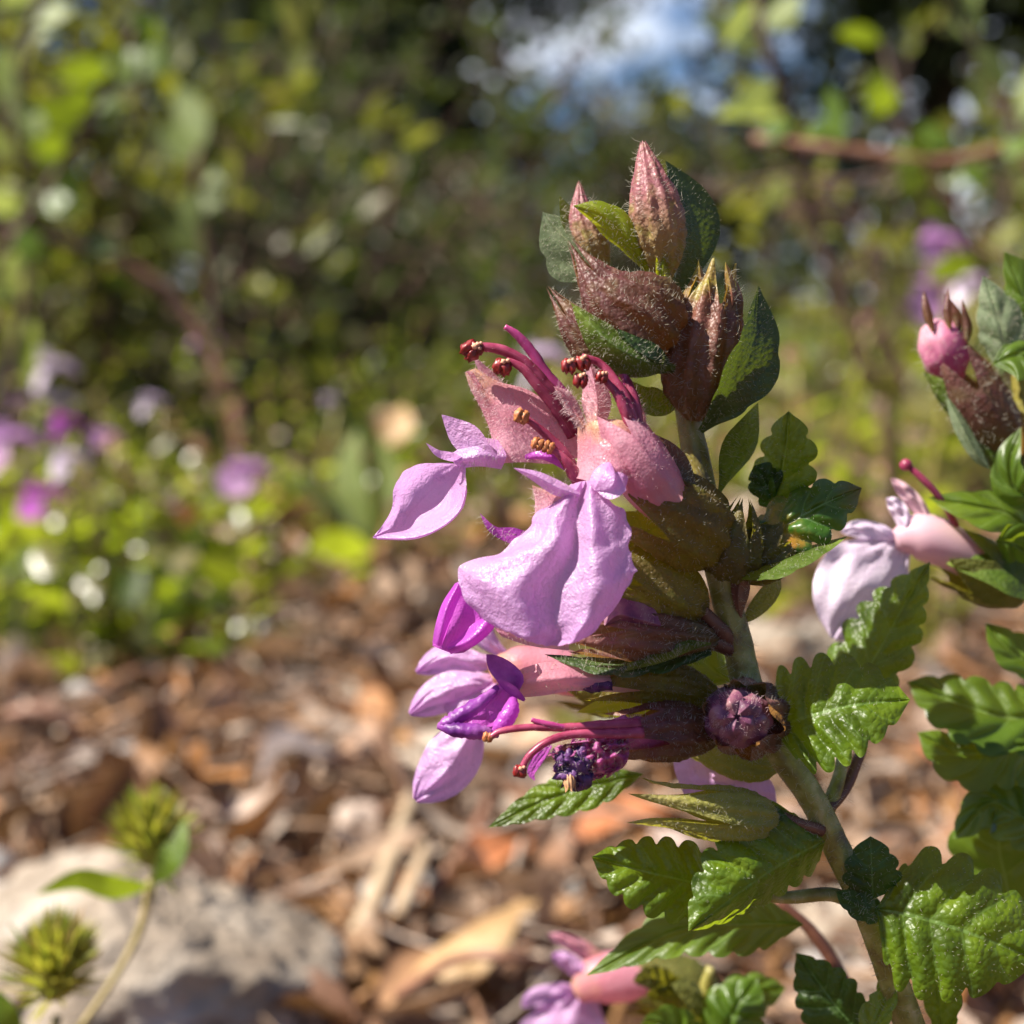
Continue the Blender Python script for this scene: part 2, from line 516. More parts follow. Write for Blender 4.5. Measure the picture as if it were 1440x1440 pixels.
# foliage leaves
put_leaf([(1086, 1024, -.3), (1135, 1008, .6), (1200, 992, 1.3), (1280, 984, 1.0)], 74, 74, -1.8, 1.6, leaf_m, shape='broad', teeth=7, amp=.26, cup=-.6, puck=.45, hairs=90, hl=.1,
         label='broad toothed leaf beside the round purple bud')
petiole([(1060, 1010, -.5, 15), (1090, 1026, -.3, 12), (1112, 1020, 0.05, 6)], stem_red)
put_leaf([(1175, 1062, -4.0), (1203, 975, -5), (1245, 900, -5.2), (1275, 845, -5.2), (1308, 790, -5.6)], 56, 44, -.8, .5, leaf_m, shape='ovate', teeth=8, amp=.28, puck=.45, cup=-.8, hairs=50, hl=.1)
petiole([(1158, 1150, -1, 13), (1178, 1100, -1.6, 10), (1186, 1055, -2.6, 8)], stem_m)
petiole([(1152, 1150, -.4, 9), (1188, 1110, -1.8, 8), (1212, 1055, -2.8, 7)], stem_red)
put_leaf([(1088, 712, -1.6), (1098, 670, -1.1), (1106, 625, -.8), (1109, 578, -1.0)], 34, 42, -.8, 1.0, leaf_m, shape='broad', teeth=4, amp=.34, puck=.4, cup=-.5, hairs=50, hl=.1)
put_leaf([(1098, 712, -1.9), (1082, 690, -1.6), (1070, 668, -1.6), (1060, 655, -1.8)], 22, 26, -.4, .4, leaf_shade, shape='broad', teeth=3, amp=.3, puck=.3, hairs=60)
put_leaf([(1060, 765, -.2), (1110, 735, .3), (1160, 708, .5), (1212, 686, -.2)], 36, 46, -.7, .8, leaf_rust, shape='broad', teeth=5, amp=.30, puck=.45, cup=-.6, hairs=90, hl=.12,
         label='small leaf with a rust coloured patch')
put_leaf([(1030, 808, .6), (1085, 795, 1.0), (1140, 775, 1.0), (1192, 754, .4)], 10, 20, -1.5, 1.2, bract_m, shape='narrow', teeth=4, amp=.12, puck=.2, hairs=120, hl=.09)
put_leaf([(1012, 692, -1.2), (1030, 650, -.9), (1050, 612, -.8), (1066, 566, -1.2)], 26, 20, .6, -.9, bract_m, shape='bract', teeth=0, puck=.2, cup=.5, hairs=80)
put_leaf([(1160, 1182, 0), (1105, 1212, 1.8), (1045, 1252, 3.0), (968, 1310, 3.4)], 34, 84, -2.3, -.5, leaf_m, shape='broad', teeth=8, amp=.24, puck=.5, cup=-.5, hairs=160, hl=.08)
petiole([(1150, 1160, -.4, 10), (1120, 1186, .2, 8), (1080, 1200, .5, 5)], stem_m)
put_leaf([(1040, 1258, -1), (970, 1240, 1), (900, 1224, 2), (832, 1205, 2)], 56, 50, 1.0, -.8, leaf_m, shape='broad', teeth=7, amp=.26, puck=.5, cup=-.5)
petiole([(1215, 1278, -1.2, 11), (1170, 1258, -1, 10), (1110, 1262, -1.6, 9), (1040, 1258, -1, 5)], stem_m)
put_leaf([(1130, 1300, -7), (1050, 1300, -7), (950, 1310, -7), (824, 1372, -6.5)], 42, 44, 1.2, -1.2, leaf_soft, shape='ovate', teeth=8, amp=.2, puck=.5)
put_leaf([(905, 1088, -5), (835, 1105, -5), (760, 1128, -5), (686, 1164, -5)], 30, 27, .6, -.5, leaf_m, shape='ovate', teeth=7, amp=.16, puck=.35)
put_leaf([(1228, 1264, -.3), (1226, 1225, .2), (1224, 1176, .1)], 38, 38, -.3, -.3, leaf_shade, shape='broad', teeth=4, amp=.2, puck=.15, hairs=60)
put_leaf([(1244, 1290, -.2), (1210, 1276, .3), (1176, 1254, .2)], 17, 20, .5, -.5, leaf_shade, shape='broad', teeth=3, amp=.2, puck=.2, hairs=60)
put_leaf([(1232, 1278, 0.2), (1300, 1292, .7), (1380, 1318, 1.0), (1462, 1352, .6)], 92, 98, -1.0, .9, leaf_m, shape='broad', teeth=6, amp=.26, puck=.5, cup=-.8, hairs=200, hl=.12,
         label='large broad leaf low on the right half in shade')
put_leaf([(1440, 1330, -10), (1415, 1240, -10), (1405, 1170, -9.6), (1424, 1080, -10)], 70, 70, -.8, .8, leaf_soft, shape='broad', teeth=6, amp=.22, puck=.6)
put_leaf([(1330, 1470, -3.4), (1322, 1420, -3.4), (1316, 1372, -3.6), (1306, 1330, -4)], 20, 30, -.8, .8, leaf_m, shape='ovate', teeth=4, amp=.2, puck=.3)
put_leaf([(1225, 1470, -4.5), (1180, 1420, -4.5), (1150, 1380, -5), (1120, 1340, -5.5)], 46, 40, -.8, .8, leaf_shade, shape='ovate', teeth=6, amp=.2, puck=.4)
put_leaf([(1215, 1500, -1.5), (1232, 1440, -1.6), (1248, 1400, -1.8), (1240, 1365, -2)], 26, 16, -.8, .8, leaf_m, shape='ovate', teeth=4, amp=.22, puck=.3, hairs=60)

# bracts of the flower spike
B = 'bract'
put_leaf([(948, 420, -1.8), (972, 350, -1.2), (968, 290, -1.0), (936, 226, -.9)], 26, 40, .6, -1.6, bract_dark_shade, name=B, shape='bract', teeth=0, puck=.15, cup=.7, hairs=160, hl=.12)
put_leaf([(934, 428, -.2), (932, 385, .3), (940, 335, .4), (956, 283, .2)], 12, 12, -.5, -1.1, bract_yel, name=B, shape='bract', teeth=0, puck=.1, cup=.5, hairs=140, hl=.2)
put_leaf([(868, 400, -2.6), (835, 370, -2.2), (795, 335, -2.0), (763, 298, -2.2)], 48, 32, .4, -1.2, silver_m, name=B, shape='bract', teeth=3, amp=.18, puck=.2, cup=.4, hairs=450, hl=.10)
put_leaf([(830, 345, -2.9), (805, 318, -2.6), (787, 275, -2.6)], 12, 14, .4, -.4, bract_m, name=B, shape='bract', teeth=0, puck=.1, hairs=60)
put_leaf([(914, 388, -.6), (880, 340, .2), (845, 305, .4), (806, 289, .2)], 17, 26, -.5, .3, bract_yel, name=B, shape='bract', teeth=3, amp=.12, puck=.2, cup=-.5, hairs=160, hl=.2,
         label='thin yellow green bract with the sun shining through')
put_leaf([(950, 516, 1.6), (900, 506, 3.2), (852, 476, 3.4), (803, 426, 2.6)], 34, 24, -.8, -.9, bract_m, name=B, shape='bract', teeth=0, puck=.2, cup=-.6, hairs=260, hl=.13)
put_leaf([(950, 524, .8), (925, 510, 2.6), (895, 492, 3.0), (868, 462, 3.0)], 22, 22, -.8, -.5, bract_dark_shade, name=B, shape='bract', teeth=0, puck=.15, hairs=120, hl=.2)
put_leaf([(984, 606, .3), (1026, 552, 1.6), (1058, 486, 1.6), (1067, 402, .9)], 24, 46, .2, -1.8, bract_dark_shade, name=B, shape='bract', teeth=3, amp=.16, puck=.2, cup=.9, hairs=300, hl=.12,
         label='shade-darkened cupped bract on the right of the open bud')
put_leaf([(1000, 915, .4), (930, 925, 1.2), (850, 935, 1.2), (765, 920, .6)], 20, 14, .6, -1.2, bract_dark_shade, name=B, shape='narrow', teeth=5, amp=.25, puck=.2, hairs=200, hl=.22)
put_leaf([(1000, 905, 1.2), (960, 910, 1.6), (915, 925, 1.6), (868, 946, 1.4)], 12, 14, .6, -.4, bract_m, name=B, shape='bract', teeth=0, puck=.15, hairs=120)
put_leaf([(960, 560, -1.2), (935, 570, -.6), (905, 560, -.4), (885, 535, -.4)], 18, 22, .2, -.6, bract_m, name=B, shape='bract', teeth=0, puck=.15, hairs=160, hl=.25)
put_leaf([(1000, 790, -1.8), (975, 740, -2.0), (955, 690, -2.2), (945, 640, -2.2)], 18, 22, .2, -.6, bract_yel, name=B, shape='bract', teeth=0, puck=.15, hairs=60)
put_leaf([(1040, 1012, -2), (960, 985, -2.6), (890, 985, -2.6), (810, 1002, -2.6)], 26, 30, .2, -.6, bract_yel, name=B, shape='narrow', teeth=0, puck=.2, hairs=60)
put_leaf([(1040, 880, -1.4), (1062, 860, -1.2), (1088, 828, -1.6), (1092, 798, -2)], 16, 12, .6, -.9, cal_grn, name=B, shape='bract', teeth=0, puck=.15, hairs=40)
put_leaf([(1042, 872, -.6), (1038, 845, -.2), (1042, 815, -.2), (1060, 795, -.6)], 16, 16, -.5, -.5, stem_red, name=B, shape='bract', teeth=0, puck=.15, hairs=40)
put_leaf([(1030, 960, -3), (1000, 940, -3.4), (975, 905, -3.6), (990, 830, -4)], 26, 30, .2, -.6, leaf_soft, name=B, shape='ovate', teeth=3, puck=.3)

# closed calyx buds
def bud(path, radii, mat, par=None, hairs=400, hl=.26, name='calyx_bud', **k):
    b = MB(); calyx(b, path, radii, **k)
    b.hairs(hairs, hl, .010, lay=.5, seed=int(path[0][0] * 3 + path[0][1]))
    return link(name, b, [mat, hair_m], par or main)
bud([(936, 392, -1), (928, 330, -.2), (916, 265, 0), (904, 198, -.2)], [10, 20, 28, 33, 36, 37, 36, 33, 29, 23, 17, 10, 3], cal_top, th=.03, rib=.07, wr=.10, hairs=420)
bud([(850, 380, -2.6), (832, 340, -2.4), (818, 300, -2.4), (814, 254, -2.6)], [8, 16, 22, 23, 22, 18, 13, 7, 1], cal_top, th=.04, rib=.1, hairs=200)
bud([(938, 486, -.4), (900, 448, .8), (850, 410, 1.4), (800, 336, 1.2)], [10, 36, 56, 64, 63, 58, 50, 40, 29, 19, 10, 4], cal_pur, th=.22, ph=.2, rib=.10, wr=.08, hairs=900, hl=.2)
bud([(886, 520, -1.2), (845, 490, -.6), (805, 450, -.4), (769, 402, -.6)], [8, 26, 36, 38, 34, 28, 22, 14, 7, 2], cal_pur, th=.3, ph=.5, rib=.10, wr=.08, hairs=600, hl=.2)
bud([(978, 590, -.6), (985, 520, 0), (996, 450, .2), (1012, 366, .2)], [14, 34, 46, 50, 52, 52, 52, 48, 42, 36, 30, 26], cal_bud, th=.27, ph=.1, rib=.10, wr=.07, hairs=800, hl=.2, rows=44, ns=70)
# inner teeth of that bud
b = MB()
leaf(b, [(990, 470, .3), (992, 430, .5), (982, 366, .6)], 12, 12, -.5, -.5, shape='narrow', teeth=0, puck=0)
leaf(b, [(1000, 460, 1.0), (1000, 430, 1.4), (996, 388, 1.4)], 12, 13, -.6, -.6, shape='narrow', teeth=0, puck=0)
leaf(b, [(1024, 460, .9), (1030, 420, 1.3), (1020, 368, 1.0)], 12, 16, -.6, -.6, shape='narrow', teeth=0, puck=0)
b.hairs(150, .2, .01, lay=.6)
link('calyx_tooth', b, [cal_bud, hair_m], main)
bud([(1020, 800, -.6), (1030, 772, .2), (1040, 740, .6), (1046, 700, .7)], [24, 42, 48, 46, 42, 34, 28, 18, 8], cal_olv, th=.42, ph=.0, rib=.08, hairs=500, hl=.12)
bud([(1040, 800, -1), (1080, 775, -.4), (1110, 750, -.4)], [24, 36, 40, 38, 34, 30], cal_olv, th=.3, ph=.3, rib=.08, hairs=300, hl=.12)
bud([(1090, 1078, -2.6), (1060, 1078, -2.4), (1020, 1066, -2.4), (975, 1044, -2.4)], [10, 19, 24, 25, 24, 22, 20], cal_dry, th=.1, rib=.10, hairs=300, hl=.1, flat=.9)

# yellow green seed calyx low on the stem
fr_ = MB()
calyx(fr_, [(1090, 1150, .2), (1040, 1148, 1.3), (980, 1140, 2.0), (888, 1128, 2.4)], [10, 25, 34, 37, 38, 38, 36, 33, 31, 31, 34], th=.46, ph=.35, rib=.07, wr=.05, rows=44, ns=70)
fr_.hairs(900, .12, .009, lay=.6)
link('seed_calyx', fr_, [cal_dry, hair_m], main, 'yellow green dry calyx with long pointed teeth')
petiole([(1156, 1168, -.2, 9), (1125, 1158, .2, 8), (1086, 1144, .3, 9)], stem_red)
# round bud facing the camera
kb = MB(); blob(kb, P(1038, 1009, 1.1), W(47), sc=(1, 1.1, .86), rough=.22, fr=2.2, n=24); kb.hairs(260, .2, .009)
knob = link('round_bud', kb, [knob_m, hair_pink], main, 'round wine coloured bud seen end on')
cb = MB(); calyx(cb, [(1078, 1014, -1.4), (1062, 1012, -.4), (1048, 1010, .8), (1034, 1006, 2.4)], [20, 44, 52, 54, 54, 50, 44], th=.36, ph=.2, rib=.08)
cb.hairs(400, .22, .009); link('calyx', cb, [cal_pur, hair_m], knob)
for a_ in range(5):
    an = a_ * 1.257 + .3
    q = MB(); leaf(q, [(1036 + 40 * math.cos(an), 1008 + 40 * math.sin(an), 2.0), (1036 + 24 * math.cos(an + .2), 1008 + 24 * math.sin(an + .2), 3.0),
                       (1036 + 3 * math.cos(an), 1008 + 3 * math.sin(an), 3.0)], 20, 20, -.35, -.35, shape='bract', teeth=0, puck=.05)
    q.hairs(30, .15, .008)
    link('petal', q, [knob_m, hair_pink], knob)
# ---------------------------------------------------------------- flowers
def flower_node(par, label=None):
    o = bpy.data.objects.new('flower', None); o.empty_display_size = .002
    C.objects.link(o); o.parent = par; o['_o'] = list(par['_o'])
    if label: o['label'] = label
    return o
def put_patch(name, ctrl, mat, par, hairs=0, hl=.2, hm=None, label=None, **k):
    b = MB(); patch(b, ctrl, **k)
    if hairs: b.hairs(hairs, hl, .0095, lay=.6, seed=int(ctrl[0][0][0]))
    return link(name, b, [mat, hm or hair_m], par, label)
def stamen(par, path, ends, am=None, fm=None, r=6.5):
    """filament with its anther lobes: ends = [(px,py,z,r_px,angle)]"""
    b = MB(); tube(b, [(*q[:3], q[3] * 1.05) for q in path], ns=12, seg=8, rough=.12); b.hairs(30, .12, .006, lay=.6, seed=int(path[0][0]))
    s = link('filament', b, [fm or fil_m, hair_pink], par)
    return s
def anther(par, px, py, z, r, ang=0., mat=None, pol=True):
    b = MB()
    ax = Matrix((RT, FW, UP)).transposed() @ Matrix.Rotation(ang, 3, 'Y')
    w = W(r * 1.15, z)
    for sx in (-.33, .33):
        o = ax @ Vector((sx * w * 1.1, 0, 0))
        blob(b, P(px, py, z) + o, w * .72, sc=(.8, .9, 1.2), rough=.45, n=10, ax=ax)
    if pol:
        blob(b, P(px, py, z) + ax @ Vector((0, -w * .55, w * .5)), w * .30, m=1, rough=.6, n=6, ax=ax)
        blob(b, P(px, py, z) + ax @ Vector((w * .4, -w * .5, w * .75)), w * .24, m=1, rough=.4, n=5, ax=ax)
    return link('anther', b, [mat or ant_m, pol_m], par)

# --- the flower facing the camera
f1 = flower_node(main, 'flower facing the camera with a broad lilac lip')
b = MB(); calyx(b, [(1004, 775, -.9), (975, 745, .2), (925, 715, .9), (868, 690, .9)], [18, 50, 66, 72, 72, 68, 60, 52], th=.40, ph=.55, rib=.06, wr=.04, rows=40, ns=70, flat=.9)
b.hairs(500, .12, .009); link('calyx', b, [cal_olv, hair_m], f1)
put_leaf([(985, 735, 2.2), (960, 680, 2.0), (935, 640, 1.6), (905, 605, 1.0)], 30, 24, -1.5, -.4, cal_pur, par=f1, name='calyx_tooth', shape='bract', teeth=0, puck=.1, hairs=200, hl=.22)
# corolla tube
b = MB()
calyx(b, [(962, 735, .6), (925, 690, 1.6), (890, 640, 2.1), (850, 585, 1.9)], [24, 38, 48, 54, 56, 56, 54, 48, 42], th=.22, ph=.1, rib=.03, wr=.03, flat=.75)
b.hairs(500, .13, .008, lay=.5)
link('corolla_tube', b, [pet_pink, hair_pink], f1)
put_patch('corolla_throat', [[(812, 600, 1.5), (835, 592, 2.5), (868, 590, 3.0), (900, 600, 2.6), (915, 625, 1.6)],
                             [(812, 620, 1.6), (835, 618, 2.8), (868, 622, 3.4), (905, 635, 3.0), (930, 660, 1.9)],
                             [(812, 645, 1.8), (832, 646, 2.9), (862, 655, 3.6), (898, 670, 3.2), (935, 700, 2.0)],
                             [(808, 672, 2.2), (822, 675, 2.9), (840, 680, 3.5), (868, 690, 3.0), (905, 715, 1.8)]], pet_pink, f1, hairs=500, hl=.11, hm=hair_pink, crink=.15)
for mid, wa, wb in (([(838, 612, 2.6), (840, 570, 2.3), (836, 540, 2.0), (829, 508, 1.8)], 22, 20), ([(822, 600, 2.2), (806, 575, 2.1), (795, 556, 2.2), (778, 543, 2.3)], 9, 10),
                    ([(905, 615, 1.8), (895, 590, 1.6), (890, 570, 1.2), (885, 545, 1.2)], 14, 14)):
    put_leaf(mid, wa, wb, -.5, -.5, pet_pink, par=f1, name='upper_lobe', shape='narrow', teeth=0, puck=.05, hairs=260, hl=.24, hm=hair_pink)
# the broad lip
g = [[(803, 681), (810, 679), (817, 677), (824, 676), (831, 676), (838, 678), (845, 681)],
     [(775, 703), (787, 703), (801, 703), (815, 703), (830, 702), (846, 702), (862, 704)],
     [(750, 728), (769, 729), (790, 731), (811, 733), (832, 731), (856, 728), (880, 726)],
     [(734, 752), (756, 756), (782, 762), (808, 766), (833, 764), (860, 758), (886, 750)],
     [(700, 778), (725, 780), (758, 786), (798, 796), (837, 794), (866, 782), (884, 770)],
     [(646, 797), (682, 812), (730, 824), (784, 832), (835, 826), (868, 812), (890, 793)],
     [(650, 832), (690, 846), (735, 856), (783, 866), (828, 860), (862, 842), (890, 812)],
     [(672, 866), (704, 878), (740, 889), (780, 893), (815, 889), (845, 868), (877, 838)],
     [(698, 882), (721, 893), (745, 902), (770, 908), (800, 905), (826, 896), (852, 868)]]
fold = [-1.5, -.35, .25, -.45, .55, -.1, -.7]
rows = []
for i, r_ in enumerate(g):
    t = i / 8
    a_ = .45 + .55 * math.sin(min(t * 1.5, 1) * math.pi * .5) - .45 * max(0, t - .6)
    rows.append([(x, y, 3.3 + 1.5 * math.sin(t * 2.2) + fold[j] * a_) for j, (x, y) in enumerate(r_)])
put_patch('lip_petal', rows, pet_m, f1, nu=90, nv=90, crink=.22, cs=1.7, edge=7, label='broad drooping lilac petal with a crinkled edge')
put_leaf([(838, 690, 3.9), (858, 682, 4.1), (872, 672, 3.9), (884, 668, 3.3)], 16, 20, -.5, .3, pet_m, par=f1, name='side_lobe', shape='broad', teeth=0, puck=.1)
put_leaf([(836, 690, 3.9), (842, 675, 4.2), (850, 662, 4.2), (858, 650, 3.6)], 12, 20, -.5, .3, pet_m, par=f1, name='side_lobe', shape='broad', teeth=0, puck=.1)
put_leaf([(815, 696, 3.8), (785, 686, 4.0), (755, 670, 4.0), (722, 658, 3.8)], 12, 10, -.4, -.4, pet_m, par=f1, name='side_lobe', shape='narrow', teeth=0, puck=.1, hairs=50, hl=.2, hm=hair_pink)
put_patch('lip_fold', [[(748, 682, 2.6), (770, 690, 3.2), (800, 700, 3.6)], [(752, 700, 2.4), (772, 705, 3.2), (795, 712, 3.6)], [(752, 728, 2.4), (770, 728, 3.2), (788, 730, 3.4)]],
          pet_pink, f1, hairs=160, hl=.2, hm=hair_pink, nu=12, nv=12)
# stamens
stamen(f1, [(892, 600, 2.8, 8), (884, 570, 2.9, 7.5), (868, 540, 2.7, 6.5), (845, 512, 2.5, 5.5), (818, 502, 2.6, 5)], None)
stamen(f1, [(886, 600, 2.9, 8), (878, 575, 3.1, 7.5), (866, 552, 3.1, 6), (848, 531, 3.2, 4)], None)
stamen(f1, [(896, 600, 2.4, 9), (892, 565, 2.4, 8), (878, 530, 2.1, 6), (858, 508, 1.9, 5), (835, 500, 1.8, 4)], None)
stamen(f1, [(893, 598, 2.2, 6), (884, 560, 2.2, 5), (876, 515, 2.2, 5), (862, 480, 2.3, 6), (850, 460, 2.4, 3.5)], None, fm=sty_m)
for x, y, r_, an in ((800, 515, 10, .1), (820, 511, 10, -.2), (816, 535, 10, .1), (846, 530, 8.5, .4)):
    anther(f1, x, y, 3.3, r_, an)
# --- the flower in profile on the left
f2 = flower_node(main, 'flower in side view pointing to the left')
put_patch('corolla_tube', [[(654, 524, .1), (662, 520, .3), (668, 518, .4), (668, 517, .3)],
                           [(662, 548, -.1), (680, 545, .6), (693, 542, .7), (700, 536, .3)],
                           [(678, 578, -.2), (700, 572, .9), (722, 562, .9), (742, 548, .2)],
                           [(690, 610, -.2), (715, 605, 1.0), (750, 590, 1.0), (778, 572, .2)],
                           [(693, 640, -.1), (722, 634, 1.0), (770, 622, 1.0), (808, 592, .2)],
                           [(700, 652, .0), (735, 650, .9), (785, 652, .9), (822, 640, .2)]], pet_pink, f2, hairs=800, hl=.14, hm=hair_pink, nu=30, nv=40, crink=.1)
put_patch('corolla_back', [[(664, 522, -.6), (690, 535, -1.0), (720, 548, -.8)], [(680, 575, -1.2), (740, 580, -1.8), (790, 575, -1.2)], [(700, 640, -1.0), (760, 640, -2), (830, 620, -1.6)]],
          pet_pink, f2, hairs=200, hl=.2, hm=hair_pink, nu=20, nv=20)
put_leaf([(690, 560, .6), (676, 545, .6), (666, 530, .5), (655, 522, .5)], 6, 9, -.2, -.2, pet_pink, par=f2, name='upper_lobe', shape='narrow', teeth=0, puck=0, hairs=110, hl=.25, hm=hair_pink)
put_leaf([(715, 560, .3), (694, 535, .2), (678, 518, .2), (664, 498, .2)], 8, 8, -.2, -.2, pet_pink, par=f2, name='upper_lobe', shape='narrow', teeth=0, puck=0, hairs=120, hl=.22, hm=hair_pink)
put_patch('lip_neck', [[(700, 618, .3), (712, 640, 1.1), (705, 660, .6)], [(672, 616, .5), (676, 640, 1.2), (676, 656, .6)], [(650, 628, .5), (650, 645, 1.0), (650, 658, .5)],
                       [(632, 640, .3), (636, 648, .6), (642, 656, .3)]], pet_m, f2, nu=16, nv=24, hairs=90, hl=.2, crink=.1)
put_leaf([(700, 645, 1.2), (672, 624, 1.0), (648, 606, .7), (621, 583, .4)], 24, 18, -.4, .3, pet_m, par=f2, name='side_lobe', shape='bract', teeth=0, puck=.1)
put_leaf([(655, 648, .8), (635, 644, .9), (615, 638, .9), (599, 623, .7)], 5, 8, -.3, .3, pet_m, par=f2, name='side_lobe', shape='narrow', teeth=0, puck=.05)
lip = [[(640, 650, .4), (648, 652, .8), (654, 656, .6)],
       [(612, 652, -.6), (630, 668, -.4), (648, 676, .1), (657, 686, .8)],
       ]
put_patch('lip_petal', [[(636, 652, .3), (642, 652, .4), (648, 653, .5), (654, 655, .8)],
                        [(608, 651, -.2), (625, 662, -.7), (640, 672, -.3), (655, 682, 1.0)],
                        [(582, 654, -.4), (605, 672, -1.3), (628, 692, -.8), (650, 706, 1.3)],
                        [(563, 668, -.4), (585, 690, -1.5), (612, 712, -.9), (636, 728, 1.5)],
                        [(554, 692, -.3), (570, 712, -1.3), (590, 728, -.7), (612, 746, 1.4)],
                        [(551, 716, -.1), (560, 730, -.9), (574, 742, -.4), (586, 756, 1.1)],
                        [(540, 736, .1), (546, 744, -.3), (552, 750, .0), (560, 759, .7)],
                        [(525, 754, .3), (525, 755, .3), (525, 756, .35), (525, 757, .4)]], pet_m, f2, nu=60, nv=60, crink=.12, cs=1.5, edge=3.0, label='cupped lilac lip seen from the side')
put_patch('lip_rim', [[(655, 668, .8), (656, 682, 1.2), (657, 692, .9)], [(645, 705, 1.1), (648, 715, 1.6), (650, 716, 1.2)], [(618, 732, 1.2), (622, 740, 1.8), (626, 740, 1.4)],
                      [(580, 748, 1.0), (583, 756, 1.4), (585, 758, 1.0)], [(530, 754, .4), (530, 757, .5), (530, 759, .3)]], pet_m, f2, nu=10, nv=40, hairs=40, hl=.16)
stamen(f2, [(812, 600, .2, 11), (790, 572, .6, 11), (765, 540, .9, 9), (738, 510, 1.1, 8), (705, 492, 1.2, 7), (670, 487, 1.2, 6)], None)
stamen(f2, [(806, 612, .6, 9), (785, 578, 1.0, 9), (757, 543, 1.3, 7.5), (735, 518, 1.4, 6), (712, 506, 1.4, 4)], None)
stamen(f2, [(815, 592, -.4, 8), (797, 560, -.4, 8), (770, 528, -.3, 7.5), (748, 495, -.2, 7), (728, 472, -.1, 6), (710, 459, 0, 3.5)], None, fm=sty_m)
anther(f2, 662, 493, 1.4, 13, .9); anther(f2, 671, 490, 1.5, 9, .2); anther(f2, 706, 516, 1.6, 12, .3)
# --- flower half hidden between them: its stamens and side lobe
f3 = flower_node(main, 'flower half hidden behind the broad lip')
stamen(f3, [(808, 668, 1.6, 10), (795, 640, 1.8, 8), (772, 615, 1.9, 6.5), (750, 596, 2.0, 5), (736, 586, 2.0, 4.5)], None)
stamen(f3, [(815, 678, 1.9, 10), (800, 655, 2.2, 8), (785, 638, 2.3, 5), (770, 630, 2.4, 3.5)], None)
for x, y, r_ in ((733, 586, 10), (756, 624, 8.5), (771, 629, 8.5)):
    anther(f3, x, y, 2.4, r_, .4, mat=ant_o, pol=False)
put_patch('throat_petal', [[(735, 640, 1.0), (760, 634, 1.4), (795, 640, 1.5)], [(740, 646, 1.0), (765, 642, 1.6), (800, 652, 1.7)], [(745, 646, .8), (768, 648, 1.4), (805, 668, 1.5)]], pet_mag, f3, nu=12, nv=8)
put_leaf([(735, 765, 2.2), (712, 755, 2.2), (690, 742, 2.2), (675, 722, 2.1)], 7, 7, -.3, .3, pet_mag, par=f3, name='side_lobe', shape='narrow', teeth=0, puck=0, hairs=40, hl=.22)
put_patch('lower_tube', [[(700, 742, .9), (722, 742, 1.4), (742, 748, 1.0)], [(715, 760, .9), (735, 765, 1.4), (760, 765, 1.0)], [(730, 790, .9), (750, 790, 1.4), (780, 790, 1)]], pet_mag, f3, nu=12, nv=12, hairs=60, hl=.2)
b = MB(); calyx(b, [(990, 862, -1.0), (945, 838, -.2), (890, 812, .2), (830, 790, .2)], [12, 36, 48, 52, 52, 50, 46, 40], th=.35, ph=.3, rib=.07, wr=.05, rows=36)
b.hairs(500, .14, .009); link('calyx', b, [cal_olv, hair_m], f3)
petiole([(1030, 902, -.9, 14), (1010, 882, -.4, 11), (990, 862, -.2, 10), (970, 848, .1, 16)], stem_red, par=f3)
# --- magenta bud petal, folded like a boat
f4 = flower_node(main, 'young flower with a folded magenta petal')
put_patch('folded_petal', [[(643, 818, 1.0), (650, 824, 1.6), (658, 832, 1.6), (668, 846, 1.2), (685, 850, 1.0)],
                           [(630, 842, 1.4), (638, 848, .6), (652, 858, .2), (672, 872, 1.0), (697, 866, 1.6)],
                           [(620, 868, 1.8), (630, 872, .5), (645, 880, .1), (665, 888, 1.3), (694, 884, 1.9)],
                           [(612, 892, 1.8), (622, 894, .7), (636, 900, .5), (655, 908, 1.5), (676, 902, 1.9)],
                           [(608, 908, 1.2), (615, 911, .9), (625, 915, .8), (638, 919, 1.1), (652, 918, 1.2)]], pet_mag, f4, nu=40, nv=40, crink=.15)
put_patch('petal_roll', [[(640, 820, 1.4), (646, 820, 1.9), (652, 830, 1.5)], [(622, 848, 1.8), (632, 850, 2.3), (640, 856, 1.6)], [(612, 880, 2.0), (622, 884, 2.4), (630, 886, 1.7)],
                         [(608, 904, 1.5), (616, 908, 2.0), (622, 908, 1.5)]], pet_mag, f4, nu=10, nv=24, crink=.1)
put_patch('petal_roll', [[(698, 862, 1.6), (690, 862, 2.2), (680, 868, 1.8)], [(692, 884, 2.0), (682, 880, 2.5), (664, 878, 2.0)], [(668, 908, 2.0), (658, 902, 2.5), (646, 896, 1.8)],
                         [(634, 920, 1.4), (630, 914, 2.0), (628, 906, 1.5)]], pet_mag, f4, nu=10, nv=24, crink=.1)
b = MB(); calyx(b, [(1012, 900, -.8), (940, 895, .4), (880, 890, .8), (800, 885, .6)], [9, 26, 36, 40, 40, 37, 34, 30], th=.3, ph=.1, rib=.08, wr=.06, rows=36)
b.hairs(700, .22, .010); link('calyx', b, [cal_pur, hair_m], f4)
petiole([(1032, 912, -.9, 14), (1005, 903, -.6, 12), (975, 896, -.2, 14)], stem_red, par=f4)
put_patch('corolla_tube', [[(700, 862, .2), (740, 870, .6), (800, 880, .4)], [(695, 880, .3), (740, 890, 1.0), (800, 900, .8)], [(705, 895, .2), (745, 908, .5), (800, 915, .3)]], pet_pink, f4, nu=16, nv=16, crink=.1, hairs=90)
put_leaf([(930, 880, 1.8), (895, 870, 2.0), (870, 865, 2.0), (850, 880, 1.8)], 14, 26, -.5, -.6, knob_m, par=f4, name='throat_petal', shape='broad', teeth=0, puck=.1)
